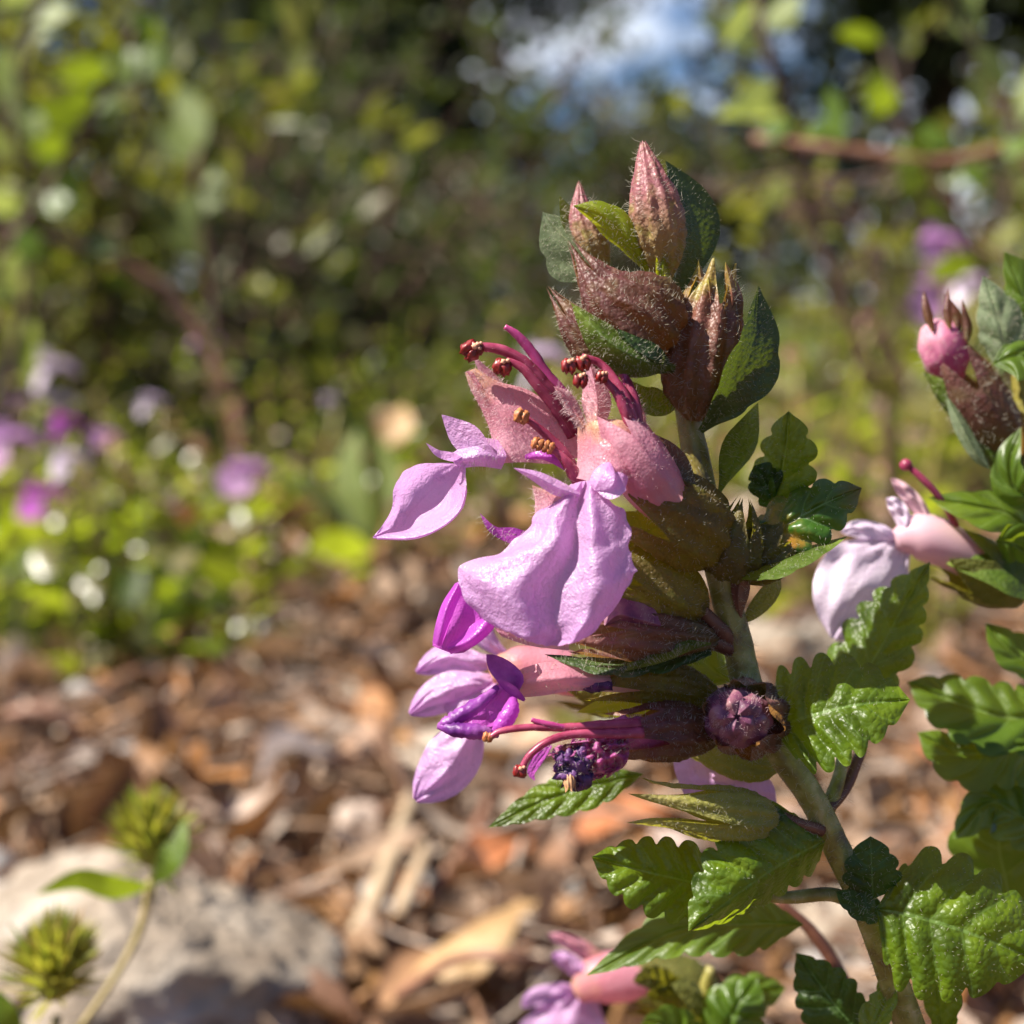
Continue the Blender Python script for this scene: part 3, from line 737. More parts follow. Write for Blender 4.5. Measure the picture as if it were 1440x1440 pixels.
# --- wilted flower lower left
f5 = flower_node(main, 'wilting flower with rolled purple lip and long crimson stamens')
b = MB(); calyx(b, [(1010, 1030, -1.2), (965, 1028, .2), (920, 1030, .8), (850, 1040, .6)], [12, 27, 36, 40, 40, 38, 35, 32], th=.42, ph=.35, rib=.08, wr=.06, rows=36)
b.hairs(600, .16, .009); link('calyx', b, [cal_pur, hair_m], f5)
b = MB(); tube(b, [(965, 1028, .4, 14), (915, 1030, .9, 22), (875, 1032, 1.2, 23), (845, 1036, 1.4, 16), (825, 1042, 1.3, 10)], ns=18, seg=8, rough=.25)
b.hairs(300, .16, .009); link('corolla_tube', b, [pet_wpink, hair_pink], f5)
stamen(f5, [(900, 1018, 2.6, 8), (850, 1020, 2.8, 7), (790, 1023, 2.9, 5.5), (740, 1023, 3.0, 5), (705, 1028, 3.0, 4.5), (690, 1036, 3.0, 4)], None)
stamen(f5, [(905, 1030, 2.8, 8), (860, 1032, 2.9, 7), (810, 1032, 3.0, 6), (772, 1042, 3.2, 5.5), (745, 1062, 3.3, 5), (733, 1082, 3.3, 4.5)], None)
stamen(f5, [(880, 1030, 2.2, 7), (860, 1050, 2.4, 6), (830, 1048, 2.5, 5), (798, 1050, 2.6, 4)], None)
stamen(f5, [(820, 1030, 2.8, 4), (780, 1020, 3.0, 4), (760, 1016, 3.0, 4), (747, 1012, 3.0, 3)], None, fm=sty_m)
anther(f5, 686, 1037, 3.0, 7, .2, mat=ant_o, pol=False); anther(f5, 731, 1085, 3.4, 9, .2); anther(f5, 797, 1053, 3.0, 6, .2)
# crumpled lip
put_patch('crumpled_lip', [[(880, 1030, 1.6), (885, 1050, 2.4), (880, 1075, 2.2), (860, 1090, 1.4)], [(845, 1032, 1.8), (850, 1055, 2.8), (850, 1082, 2.4), (838, 1095, 1.4)],
                           [(812, 1040, 1.8), (815, 1062, 2.9), (820, 1085, 2.4), (815, 1098, 1.5)], [(772, 1055, 1.8), (778, 1068, 2.4), (786, 1085, 2.2), (796, 1096, 1.6)]],
          pet_wpink, f5, nu=40, nv=40, crink=1.6, cs=2.2, edge=12, hairs=350, hl=.22)
b = MB(); blob(b, P(808, 1082, 3.0), W(18), rough=.9, fr=3, n=18, sc=(1.1, .7, 1.3)); blob(b, P(792, 1070, 3.1), W(10), rough=.9, fr=3, n=12)
blob(b, P(820, 1095, 2.8), W(13), rough=.5, fr=4, n=10); b.hairs(160, .2, .009)
link('dead_petal', b, [deadp, hair_m], f5)
b = MB(); calyx(b, [(800, 1090, 3.2), (801, 1100, 3.3), (802, 1113, 3.3)], [7, 8, 8, 7, 8], th=.3, rib=.1); link('dead_petal_tip', b, tan_m, f5)
put_leaf([(775, 1048, 2.2), (760, 1065, 2.3), (748, 1085, 2.2), (752, 1098, 2.0)], 7, 9, -.2, .2, pet_mag, par=f5, name='side_lobe', shape='narrow', teeth=0, puck=.2, hairs=40)
# --- folded purple petal above it
f6 = flower_node(main, 'withering flower with a dark purple folded lip')
put_patch('corolla_tube', [[(700, 958, .6), (712, 975, .9), (722, 982, .5)], [(740, 938, .9), (752, 960, 1.6), (765, 978, .8)], [(780, 930, .9), (790, 955, 1.6), (800, 972, .8)],
                           [(830, 935, .5), (832, 955, 1.0), (835, 972, .4)], [(900, 950, -.4), (900, 960, 0), (900, 975, -.5)]], pet_pink, f6, nu=20, nv=30, crink=.25, hairs=150, label='pink petal strip')
put_patch('lip_back', [[(702, 962, 1.0), (715, 968, 1.5), (726, 978, 1.2)], [(680, 978, 1.1), (700, 990, 1.1), (726, 995, 1.0)], [(665, 995, 1.2), (690, 1010, .9), (712, 1020, 1.3)], [(628, 1018, 1.3), (660, 1030, 1.5), (692, 1034, 1.5)]],
          pet_mag, f6, nu=24, nv=24, crink=.3)
b = MB(); tube(b, [(700, 966, 1.4, 4), (680, 985, 1.7, 9), (655, 1002, 1.9, 11), (630, 1015, 1.9, 9), (617, 1022, 1.8, 4)], ns=14, seg=8, rough=.35); link('rolled_edge', b, pet_wilt, f6)
b = MB(); tube(b, [(617, 1020, 1.8, 5), (640, 1026, 2.2, 10), (668, 1028, 2.3, 11), (690, 1032, 2.2, 7), (700, 1035, 2, 3)], ns=14, seg=8, rough=.35); link('rolled_edge', b, pet_wilt, f6)
b = MB(); tube(b, [(722, 980, 1.5, 5), (718, 1000, 2, 12), (706, 1018, 2.2, 11), (694, 1030, 2.1, 5)], ns=14, seg=8, rough=.2); link('rolled_edge', b, pet_mag, f6)
put_leaf([(730, 972, 1.4), (718, 955, 1.2), (700, 938, 1.0), (684, 920, .8)], 15, 18, -.3, .3, pet_wilt, par=f6, name='side_lobe', shape='broad', teeth=0, puck=.2)
put_leaf([(738, 985, 1.9), (722, 972, 1.9), (708, 962, 1.9), (697, 955, 1.8)], 7, 7, -.3, .3, pet_wilt, par=f6, name='side_lobe', shape='narrow', teeth=0, puck=.1)
b = MB(); calyx(b, [(1015, 985, -1.6), (960, 965, -.6), (900, 958, -.2), (820, 965, -.2)], [9, 20, 27, 30, 30, 28, 25, 22], th=.3, ph=.4, rib=.08, wr=.06, rows=36)
b.hairs(400, .14, .009); link('calyx', b, [cal_olv, hair_m], f6)
b = MB(); blob(b, P(838, 962, .5), W(16), rough=.4, fr=4, n=10, sc=(1.5, .7, .7)); link('throat_petal', b, deadp, f6)
# --- flowers behind, out of focus
def soft_flower(par, ox, oy, z, s=1.0, rot=0., mat=None, mt=None, label=None, lab_c=None, stams=True):
    """whole flower, drooping lip to the left: tube, calyx, lobes, stamens; sizes in px at depth z"""
    f = flower_node(par, label)
    ca, sa = math.cos(rot), math.sin(rot)
    def T(x, y, dz): return (ox + s * (x * ca - y * sa), oy + s * (x * sa + y * ca), z + dz * s)
    def lf(name, mid, wa, wb, za, zb, m_, shape='broad'):
        b = MB(); leaf(b, [T(*q) for q in mid], wa * s, wb * s, za * s, zb * s, shape=shape, teeth=0, puck=.8, rows=26, nu=9, cup=-.4, crink=.5 if 'lip' in name else .15); link(name, b, m_, f)
    mat = mat or pet_m
    lf('lip_petal', [(4, -4, 0), (-22, 35, .7), (-55, 85, .9), (-85, 150, .3)], 66, 74, -.9, -.5, mat, 'lobe')
    lf('side_lobe', [(0, 0, .2), (-30, -6, .4), (-60, -12, .4), (-85, -8, .2)], 12, 18, -.4, .4, mat)
    lf('side_lobe', [(15, -10, .6), (5, -35, .6), (-8, -52, .5), (-20, -62, .3)], 12, 14, -.3, .3, mat)
    lf('upper_lobe', [(50, -25, 0), (25, -55, .2), (5, -75, .2), (-15, -92, 0)], 12, 12, -.3, .3, mt or pet_pink)
    b = MB(); tube(b, [T(-5, 0, 0) + (14 * s,), T(30, -8, 0) + (34 * s,), T(75, 5, 0) + (34 * s,), T(115, 30, 0) + (24 * s,)], ns=12, seg=5); link('corolla_tube', b, mt or pet_pink, f)
    b = MB(); calyx(b, [T(185, 80, -.3), T(150, 55, -.1), T(115, 32, 0), T(70, 10, 0)], [14 * s, 34 * s, 44 * s, 46 * s, 46 * s, 44 * s], th=.35, ns=30, rows=14); link('calyx', b, lab_c or cal_grn, f)
    if stams:
        for dx, dy in ((0, 0), (8, 14), (16, -8)):
            b = MB(); tube(b, [T(70, -20, .3) + (5 * s,), T(45 + dx, -65 + dy, .4) + (5 * s,), T(5 + dx, -100 + dy, .5) + (4 * s,)], ns=6, seg=5)
            blob(b, P(*T(3 + dx, -100 + dy, .5)), W(8 * s, z), n=6); link('stamen', b, fil_m, f)
    return f
fb = flower_node(main, 'pale lilac flower out of focus behind the wilting one')
for mid, wa, wb, nm in (([(700, 930, -7), (665, 930, -6.6), (625, 925, -6.6), (585, 945, -7)], 24, 20, 'side_lobe'),
                        ([(705, 960, -6.6), (665, 962, -6), (620, 975, -6), (576, 1004, -6.4)], 30, 26, 'side_lobe'),
                        ([(700, 960, -6.2), (675, 985, -6), (650, 1000, -6), (640, 1015, -6.2)], 26, 30, 'lip_neck'),
                        ([(668, 1000, -6.4), (655, 1040, -5.8), (628, 1085, -5.6), (584, 1126, -6.2)], 36, 44, 'lip_petal'),
                        ([(720, 930, -7.4), (690, 905, -7), (670, 880, -7), (655, 850, -7.4)], 16, 16, 'upper_lobe')):
    put_leaf(mid, wa, wb, -.9, -.7, pet_m, par=fb, name=nm, shape='lobe', teeth=0, puck=.5, cup=-.3, crink=.25)
b = MB(); tube(b, [(690, 950, -6.8, 20), (730, 940, -7, 30), (790, 945, -7.2, 32), (840, 960, -7.4, 24)], ns=14, seg=6, rough=.15); link('corolla_tube', b, pet_pink, fb)
b = MB(); calyx(b, [(930, 985, -7), (880, 972, -7), (840, 962, -7.2), (790, 948, -7.2)], [12, 34, 42, 42, 38], th=.35, ns=30, rows=14); link('calyx', b, cal_grn, fb)
put_patch('hidden_petal', [[(950, 1045, -4.4), (990, 1055, -4), (1030, 1065, -4)], [(948, 1080, -4), (1005, 1082, -3.2), (1082, 1095, -3.6)], [(962, 1118, -4), (1020, 1124, -3.4), (1094, 1134, -3.8)]], pet_m, main, nu=16, nv=16, crink=.5)

# ---------------------------------------------------------------- second plant, right edge
p2 = thing('germander_plant', G(1600, 1500, 0), 'leafy germander at the right edge with a round pink bud and one pale flower', 'flowering plant', 'germander plants beside the tall one')
b = MB(); tube(b, [(1650, 1560, -12, 20), (1560, 1200, -12, 20), (1500, 900, -11, 19), (1470, 780, -11, 18), (1455, 660, -10, 17), (1440, 560, -10, 15), (1432, 470, -10, 11), (1440, 400, -10, 8)], ns=12, seg=6, sq=.12)
b.hairs(300, .3, .01); link('stem', b, [stem_m, hair_m], p2)
bb = MB(); blob(bb, P(1328, 494, -10), W(38, -10), rough=.16, fr=2, n=20, sc=(.86, .85, 1.22), ax=Matrix.Rotation(-.35, 3, 'Y')); bb.hairs(260, .3, .01)
bud_ = link('flower_bud', bb, [M('bud_pink', [(.42, .07, .20), (.62, .22, .34), (.74, .48, .50)], 260, rough=.6, spec=.25, streak=(.75, .52, .55), bump=.08, bscale=1800, trans=.25, tcol=(.9, .3, .5), sss=.2), hair_m], p2, 'round pink bud')
b = MB(); calyx(b, [(1425, 650, -10), (1395, 600, -9.5), (1365, 550, -9.2), (1330, 495, -9)], [14, 28, 38, 42, 42, 40, 38, 34], th=.35, ns=40, rows=24, ph=.3)
b.hairs(350, .3, .011); link('calyx', b, [cal_pur, hair_m], p2)
for q in (((1312, 466, -9), (1303, 435, -9), (1299, 408, -9.2)), ((1336, 462, -8.8), (1332, 436, -8.8), (1335, 405, -9)), ((1350, 470, -9.2), (1344, 440, -9.3), (1328, 412, -9.4)), ((1360, 480, -9), (1360, 455, -9), (1352, 420, -9))):
    b = MB(); leaf(b, list(q), 7, 7, -.2, -.2, shape='narrow', teeth=0, puck=0, rows=14, nu=4); link('calyx_tooth', b, cal_pur, p2)
put_leaf([(1408, 528, -8.6), (1412, 480, -8.2), (1400, 435, -8.2), (1382, 388, -8.6)], 33, 36, -.6, -.5, silver_m, par=p2, shape='ovate', teeth=4, amp=.12, puck=.3, hairs=200, hl=.25)
put_leaf([(1450, 500, -9.5), (1452, 450, -9.2), (1435, 405, -9.2), (1412, 354, -9.5)], 28, 50, -.6, -.9, leaf_soft, par=p2, shape='ovate', teeth=4, amp=.16, puck=.4)
put_leaf([(1395, 512, -8), (1425, 500, -7.6), (1455, 505, -7.6), (1490, 520, -8)], 20, 34, -.5, .8, leaf_soft, par=p2, shape='ovate', teeth=3, amp=.16, puck=.4)
put_leaf([(1450, 705, -9), (1400, 640, -8.6), (1345, 575, -8.6), (1298, 522, -9)], 20, 34, -.8, -.8, bract_m, par=p2, shape='ovate', teeth=3, amp=.14, puck=.4, hairs=120, hl=.25)
put_leaf([(1330, 555, -8.4), (1352, 600, -8), (1375, 640, -8), (1392, 660, -8.2)], 10, 12, -.3, -.3, silver_m, par=p2, shape='ovate', teeth=0, puck=.2)
put_leaf([(1460, 690, -8), (1430, 690, -7.6), (1420, 650, -7.6), (1436, 600, -8)], 28, 20, -.5, .8, leaf_soft, par=p2, shape='ovate', teeth=3, amp=.16, puck=.4)
put_leaf([(1470, 770, -9), (1420, 725, -8.5), (1365, 710, -8.5), (1305, 700, -9)], 30, 24, .9, -.8, leaf_soft, par=p2, shape='ovate', teeth=3, amp=.14, puck=.5)
put_leaf([(1480, 850, -9), (1440, 815, -8.5), (1400, 800, -8.5), (1330, 792, -9)], 30, 30, .9, -.8, bract_m, par=p2, shape='ovate', teeth=0, puck=.5)
put_leaf([(1400, 760, -8), (1430, 765, -7.5), (1465, 790, -7.5)], 28, 28, .9, -.8, leaf_soft, par=p2, shape='ovate', teeth=3, puck=.5)
put_leaf([(1480, 960, -10), (1440, 930, -9.5), (1410, 905, -9.5), (1386, 876, -10)], 24, 30, .9, -.8, leaf_soft, par=p2, shape='ovate', teeth=3, puck=.5)
put_leaf([(1500, 985, -11), (1430, 1010, -10), (1350, 990, -10), (1276, 958, -11)], 52, 44, 1.2, -1.2, leaf_soft, par=p2, shape='broad', teeth=6, amp=.22, puck=.6)
put_leaf([(1500, 1060, -10), (1430, 1050, -9), (1360, 1060, -9), (1290, 1030, -10)], 52, 34, 1.4, -1.2, leaf_soft, par=p2, shape='broad', teeth=6, amp=.22, puck=.6)
put_leaf([(1500, 1180, -9), (1440, 1150, -8.5), (1390, 1130, -8.5), (1340, 1180, -9)], 42, 34, 1.4, -1.2, leaf_soft, par=p2, shape='broad', teeth=6, amp=.22, puck=.6)
soft_flower(p2, 1262, 760, -10, .95, .05, mat=pet_pale, mt=M('tube_pale', [(.72, .42, .5), (.8, .55, .6)], rough=.4, trans=.3, tcol=(.9, .6, .65)), label='pale lilac flower with a drooping lip', stams=False)
b = MB(); tube(b, [(1345, 740, -9.5, 5), (1325, 705, -9, 5), (1300, 676, -8.8, 5), (1276, 655, -9, 5)], ns=8, seg=5); blob(b, P(1274, 654, -9), W(9, -9), n=8); link('stamen', b, fil_m, p2)

p3 = thing('germander_plant', G(960, 1560, 0), 'low germander shoot with a lilac flower cut by the bottom of the picture', 'flowering plant', 'germander plants beside the tall one')
b = MB(); tube(b, [(1020, 1700, -17, 12), (1000, 1560, -17, 13), (985, 1470, -17, 12), (990, 1400, -17, 10), (1000, 1360, -17, 7)], ns=10, seg=5); link('stem', b, stem_m, p3)
soft_flower(p3, 815, 1395, -24, 1.0, -.35, mat=pet_m, label='lilac flower at the bottom of the picture', stams=False)
for mid, wa, wb, mm in (([(1010, 1480, -15), (1025, 1440, -14), (1040, 1410, -14), (1065, 1375, -15)], 40, 44, leaf_soft), ([(990, 1440, -16), (1020, 1415, -15), (1060, 1395, -15), (1105, 1390, -16)], 30, 40, leaf_soft),
                        ([(1000, 1500, -14), (960, 1460, -13), (940, 1440, -13), (900, 1440, -14)], 30, 30, leaf_soft), ([(960, 1400, -17), (930, 1380, -16), (912, 1375, -16), (890, 1380, -17)], 18, 18, cal_grn)):
    put_leaf(mid, wa, wb, -.8, .8, mm, par=p3, shape='broad', teeth=5, amp=.2, puck=.6)
b = MB(); calyx(b, [(990, 1420, -16), (955, 1410, -15.5), (925, 1400, -15)], [10, 30, 34, 34, 30], th=.35); link('calyx', b, cal_grn, p3)
p4 = thing('bare_stalk', G(1290, 1500, 0), 'thin brown stalk leaning behind the lower leaves', 'stalk')
b = MB(); tube(b, [(1280, 1620, -15, 10), (1205, 1420, -14, 10), (1150, 1320, -14, 9), (1090, 1265, -14, 7)], ns=8, seg=5); link('stalk', b, stem_red, p4)
# ---------------------------------------------------------------- the place round the plants
R = np.random.default_rng(11)
def link_np(name, V, F, mats, mi=None, parent=None, smooth=False, loc=(0, 0, 0), uv=None):
    me = bpy.data.meshes.new(name)
    V = np.asarray(V, dtype=np.float64) - np.array(loc)
    F = np.asarray(F, dtype=np.int32)
    n, k = F.shape
    me.vertices.add(len(V)); me.vertices.foreach_set('co', V.ravel())
    me.loops.add(n * k); me.loops.foreach_set('vertex_index', F.ravel())
    me.polygons.add(n); me.polygons.foreach_set('loop_start', np.arange(0, n * k, k, dtype=np.int32))
    for m in (mats if isinstance(mats, list) else [mats]): me.materials.append(m)
    if mi is not None: me.polygons.foreach_set('material_index', np.asarray(mi, dtype=np.int32))
    me.polygons.foreach_set('use_smooth', np.full(n, smooth))
    me.update(calc_edges=True); me.validate()
    o = bpy.data.objects.new(name, me); C.objects.link(o)
    if parent is None: o.location = loc
    else: o.parent = parent
    return o
def unit(a):
    return a / (np.linalg.norm(a, axis=-1, keepdims=True) + 1e-12)
def leafcloud(p, length, width, d=None, up=.5, fold=.25, curl=.0, droop=0.):
    """one folded pointed leaf of four faces per point p; d = growth directions"""
    n = len(p)
    if d is None:
        d = R.normal(size=(n, 3)); d[:, 2] = d[:, 2] * .6 + up * .3
    d = unit(d)
    nn = R.normal(size=(n, 3)) * .7 + np.array([0, 0, 1.0])
    s = unit(np.cross(d, nn)); nrm = np.cross(s, d)
    L = (length * R.uniform(.55, 1.25, n))[:, None]; Wd = (width * R.uniform(.6, 1.25, n))[:, None] * .5
    fz = fold * Wd
    mid1 = p + d * L * .35 + nrm * curl * L * .12; mid2 = p + d * L * .7 + nrm * curl * L * .05
    tip = p + d * L - nrm * L * droop
    V = np.stack([p, mid1, mid2, tip, mid1 + s * Wd + nrm * fz, mid2 + s * Wd * .8 + nrm * fz, mid1 - s * Wd + nrm * fz, mid2 - s * Wd * .8 + nrm * fz], 1).reshape(-1, 3)
    b = (np.arange(n) * 8)[:, None]
    F = np.concatenate([b + np.array([[0, 1, 4, 4]]), b + np.array([[1, 2, 5, 4]]), b + np.array([[2, 3, 5, 5]]),
                        b + np.array([[0, 6, 1, 1]]), b + np.array([[6, 7, 2, 1]]), b + np.array([[7, 3, 2, 2]])])
    # split degenerate quads into triangles for a clean mesh
    tri = np.concatenate([b + np.array([[0, 1, 4]]), b + np.array([[1, 2, 5]]), b + np.array([[1, 5, 4]]), b + np.array([[2, 3, 5]]),
                          b + np.array([[0, 6, 1]]), b + np.array([[6, 7, 2]]), b + np.array([[6, 2, 1]]), b + np.array([[7, 3, 2]])])
    return V, tri

# soft materials, one tone per leaf
gc_m = M('ground_cover_leaf', [(.045, .08, .012), (.16, .22, .012), (.27, .32, .02), (.07, .11, .02), (.18, .22, .08), (.20, .15, .05), (.11, .17, .014), (.24, .21, .11), (.035, .065, .015), (.06, .10, .015)], 60, mode='rand', trans=.45, tcol=(.58, .72, .02), rough=.32, spec=.7)
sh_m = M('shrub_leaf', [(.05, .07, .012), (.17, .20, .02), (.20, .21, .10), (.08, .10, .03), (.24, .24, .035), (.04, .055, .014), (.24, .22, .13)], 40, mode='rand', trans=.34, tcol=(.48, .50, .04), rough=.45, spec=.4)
shd_m = M('shrub_leaf_shaded', [(.015, .024, .007), (.035, .05, .014), (.11, .13, .05), (.012, .02, .006), (.045, .042, .018)], 40, mode='rand', trans=.25, tcol=(.22, .30, .04), rough=.5, spec=.35)  # darker copy of the shrub leaf, shade farther back put into the colour
tree_l = M('evergreen_leaf_shaded', [(.008, .014, .005), (.018, .028, .008), (.035, .046, .014), (.012, .018, .006)], 8, mode='rand', trans=.12, tcol=(.10, .16, .02), rough=.65, spec=.2)  # kept near black: the shaded near side of the trees is in the colour
bark_m = M('bark', [(.05, .03, .02), (.12, .07, .045), (.17, .11, .08)], 90, rough=.8, bump=.6, bscale=400)
dark_twig = M('shrub_branch', [(.035, .018, .012), (.09, .045, .03), (.20, .10, .06)], 60, rough=.7)
twig_m = M('red_twig', [(.14, .06, .035), (.26, .12, .07), (.32, .18, .12)], 200, rough=.6)
litter_m = M('dry_leaf', [(.07, .032, .018), (.30, .16, .09), (.13, .06, .034), (.46, .31, .20), (.04, .022, .016), (.36, .18, .06), (.20, .12, .085), (.66, .54, .43), (.08, .045, .03), (.44, .28, .17), (.46, .20, .06), (.5, .40, .33)], 250, mode='rand', trans=.15,
             tcol=(.5, .25, .08), rough=.6, spec=.4)
soil_m = M('soil', [(.03, .016, .009), (.09, .045, .022), (.17, .09, .045)], 70, rough=.9, bump=1.5, bscale=350)
stone_m = M('limestone', [(.11, .08, .055), (.27, .215, .16), (.36, .30, .235), (.52, .47, .42)], 75, rough=.85, bump=1.2, bscale=420, bump2=1.8, b2scale=110, detail=8)
stone_w = M('white_limestone', [(.16, .145, .13), (.40, .375, .35), (.62, .60, .58)], 70, rough=.8, detail=8, bump=1.2, bscale=260, bump2=.8, b2scale=90)
stone_p = M('pinkish_stone', [(.36, .25, .20), (.50, .38, .32), (.58, .48, .42)], 60, rough=.75, bump=.5, bscale=300)

# ground: one sheet to the horizon, bumpy near the lens
V, F = [], []
xs = [-60, -25, -10, -4, -2] + list(np.linspace(-1, 1, 61)) + [2, 4, 10, 25, 60]
ys = [-60, -20, -5, -1.5] + list(np.linspace(-.3, 1.6, 70)) + [2.2, 3, 4.5, 7, 12, 25, 60, 120]
for y in ys:
    for x in xs:
        h = 0
        if abs(x) <= 1 and -.3 <= y <= 1.6:
            h = .006 * noise.noise(Vector((x * 14, y * 14, 0))) + .003 * noise.noise(Vector((x * 50, y * 50, 3)))
        V.append(Vector((x, y, h - .004)))
nx = len(xs)
for i in range(len(ys) - 1):
    for j in range(nx - 1):
        F.append((i * nx + j, i * nx + j + 1, (i + 1) * nx + j + 1, (i + 1) * nx + j))
solo('ground', V, F, soil_m, None, None, kind='structure')

# leaf litter
def wedge(n, d0, d1, pw=1.0, margin=1.25, x0=-1, x1=1):
    # wider than the view, so a step to the side still shows ground cover and litter
    n = int(n * 1.7); margin *= 1.7
    d = d0 + (d1 - d0) * R.random(n) ** pw
    hw = d * math.tan(FOV / 2) * margin
    x = (x0 + (x1 - x0) * R.random(n)) * hw + np.sign(R.random(n) - .5) * .02
    return np.stack([x, d, np.zeros(n)], 1)
def curls(p, L, Wd, rx, seed=0):
    """curled dry leaf pieces: a 4x3 strip bent along its length"""
    n = len(p); a = R.random(n) * 6.28; tilt = R.normal(size=n) * .55
    d = np.stack([np.cos(a) * np.cos(tilt), np.sin(a) * np.cos(tilt), np.sin(tilt)], 1)
    nn = R.normal(size=(n, 3)) * .5 + np.array([0, 0, 1.]); s = unit(np.cross(d, nn)); up = np.cross(s, d)
    L = (L * R.uniform(.4, 1.5, n))[:, None]; Wd = (Wd * R.uniform(.3, 1.3, n))[:, None]; cu = R.uniform(-1.2, 2.2, n)[:, None]; cw = R.uniform(-1., 2.4, n)[:, None]
    prof = [.25, .85, 1, .75, .1]
    V = []
    for i in range(5):
        t = i / 4 - .5
        for j in range(3):
            u = (j - 1) * .5 * prof[i]
            V.append(p + d * L * t + s * Wd * u * (1 + .12 * np.sin(9 * t + cu)) + up * (cu * L * (.25 - t * t) * .9 * -.6 + cw * Wd * u * u * 1.2))
    V = np.stack(V, 1).reshape(-1, 3); b = (np.arange(n) * 15)[:, None]
    F = np.concatenate([b + np.array([[i * 3 + j, i * 3 + j + 1, i * 3 + j + 4, i * 3 + j + 3]]) for i in range(4) for j in range(2)])
    return V, F
def sticks(p, L, r, up=.25):
    n = len(p); a = R.random(n) * 6.28; tl = R.normal(size=n) * up
    d = np.stack([np.cos(a) * np.cos(tl), np.sin(a) * np.cos(tl), np.sin(tl)], 1)
    s = unit(np.cross(d, np.array([0, 0, 1.]))); w_ = np.cross(s, d)
    L = (L * R.uniform(.4, 1.4, n))[:, None]; r = (r * R.uniform(.5, 1.5, n))[:, None]
    bend = R.normal(size=(n, 3)) * .06
    V = []
    for i in range(4):
        t = i / 3 - .5
        c = p + d * L * t + bend * L * (.25 - t * t) * 4
        for k in range(4):
            an = k * math.pi / 2
            V.append(c + (s * math.cos(an) + w_ * math.sin(an)) * r * (1 - .3 * i / 3))
    V = np.stack(V, 1).reshape(-1, 3); b = (np.arange(n) * 16)[:, None]
    F = np.concatenate([b + np.array([[i * 4 + k, i * 4 + (k + 1) % 4, (i + 1) * 4 + (k + 1) % 4, (i + 1) * 4 + k]]) for i in range(3) for k in range(4)])
    return V, F
Vs, Fs, o_ = [], [], 0
def acc(vf):
    global o_
    Vs.append(vf[0]); Fs.append(vf[1] + o_); o_ += len(vf[0])
p = wedge(6500, .08, .75, .75, 1.5); p[:, 2] = R.random(len(p)) ** 2 * .010; acc(curls(p, .0105, .0065, 0))
p = wedge(8000, .08, .5, .8, 1.5); p[:, 2] = R.random(len(p)) ** 2 * .009; acc(curls(p, .0050, .0036, 0))
p = wedge(650, .12, .7, .8, 1.4); p[:, 2] = .003 + R.random(len(p)) * .011; acc(curls(p, .017, .010, 0))
p = wedge(2200, .08, .7, .8, 1.5); p[:, 2] = .002 + R.random(len(p)) * .009; acc(sticks(p, .022, .0006))
p = wedge(2500, .7, 2.5, .8, 1.3); p[:, 2] = R.random(len(p)) * .012; acc(curls(p, .02, .013, 0))
p = np.stack([R.uniform(-.35, .35, 1500), R.uniform(-.1, .1, 1500), R.random(1500) * .008], 1); acc(curls(p, .012, .008, 0))
p = wedge(2600, .10, .7, .8, 1.4); p[:, 2] = .004 + R.random(len(p)) * .009; acc(sticks(p, .012, .00028, .4))
lit = link_np('leaf_litter', np.concatenate(Vs), np.concatenate(Fs), litter_m, smooth=True)
lit['kind'] = 'stuff'; lit['label'] = 'brown carpet of curled dry leaves and twigs'

rg0 = random.Random(77)
# stones and big pieces one can point at
def stone(px, py, w, h, mat, label, sc=(1, .7, .55), seed=0, name='stone', z=0, rot=0., crag=1., group=None):
    base = G(px, py)
    dd = depth_of(base); r = w * .5 * K0 * dd * MM
    rr = random.Random(seed); planes = []
    for k in range(17):
        n = Vector((rr.gauss(0, 1), rr.gauss(0, 1), rr.gauss(0, .8))).normalized(); planes.append((n, rr.uniform(.6, .86)))
    V, F = [], []
    n = 90 if crag > 1 else 48
    for i in range(n + 1):
        a = math.pi * i / n
        for k in range(2 * n):
            b_ = math.pi * k / n
            d = Vector((math.sin(a) * math.cos(b_), math.sin(a) * math.sin(b_), math.cos(a)))
            q = 1.0
            for nn, c in planes:
                t = d.dot(nn)
                if t > 0: q = min(q, c / max(t, 1e-3))
            q += .04 * noise.noise(d * 3 + Vector((seed, 0, 0))) + crag * (.03 * noise.noise(d * 9 + Vector((seed, 3, 0))) + .022 * noise.noise(d * 20) + .012 * noise.noise(d * 45)) - (crag - 1) * .03 * max(0, .12 - abs(noise.noise(d * 4.5 + Vector((1, seed, 0))))) * 8
            v = Vector((d.x * sc[0], d.y * sc[1], d.z * sc[2])) * q * r
            v.rotate(Matrix.Rotation(rot, 3, 'Y'))
            V.append(base + v + Vector((0, 0, sc[2] * r * .35 + z * MM)))
    for i in range(n):
        for k in range(2 * n):
            k2 = (k + 1) % (2 * n); F.append((i * 2 * n + k, (i + 1) * 2 * n + k, (i + 1) * 2 * n + k2, i * 2 * n + k2))
    return solo(name, V, F, mat, label, 'stone', group, loc=base)
stone(215, 1480, 700, 0, stone_m, 'large pale beige rock at the bottom left with a flat lit top', sc=(1, .6, .66), seed=8, name='rock', rot=.12, crag=1.5)
stone(-30, 1350, 330, 0, stone_w, 'whitish rock cut by the left edge behind the seed heads', sc=(1, .7, .62), seed=9, name='rock')
stone(290, 1100, 215, 0, stone_p, 'long smooth pinkish stone lying diagonally behind the larger seed head', sc=(1, .42, .34), seed=3, rot=.45)
stone(430, 1125, 90, 0, M('grey_stone', [(.30, .26, .26), (.42, .38, .38)], 80, rough=.6), 'small rounded grey stone under the curled dry leaf', sc=(1, .8, .6), seed=13)
stone(640, 1300, 150, 0, stone_m, 'yellowish beige stone in the litter below the wilting flower', sc=(1, .7, .7), seed=21, rot=-.3)
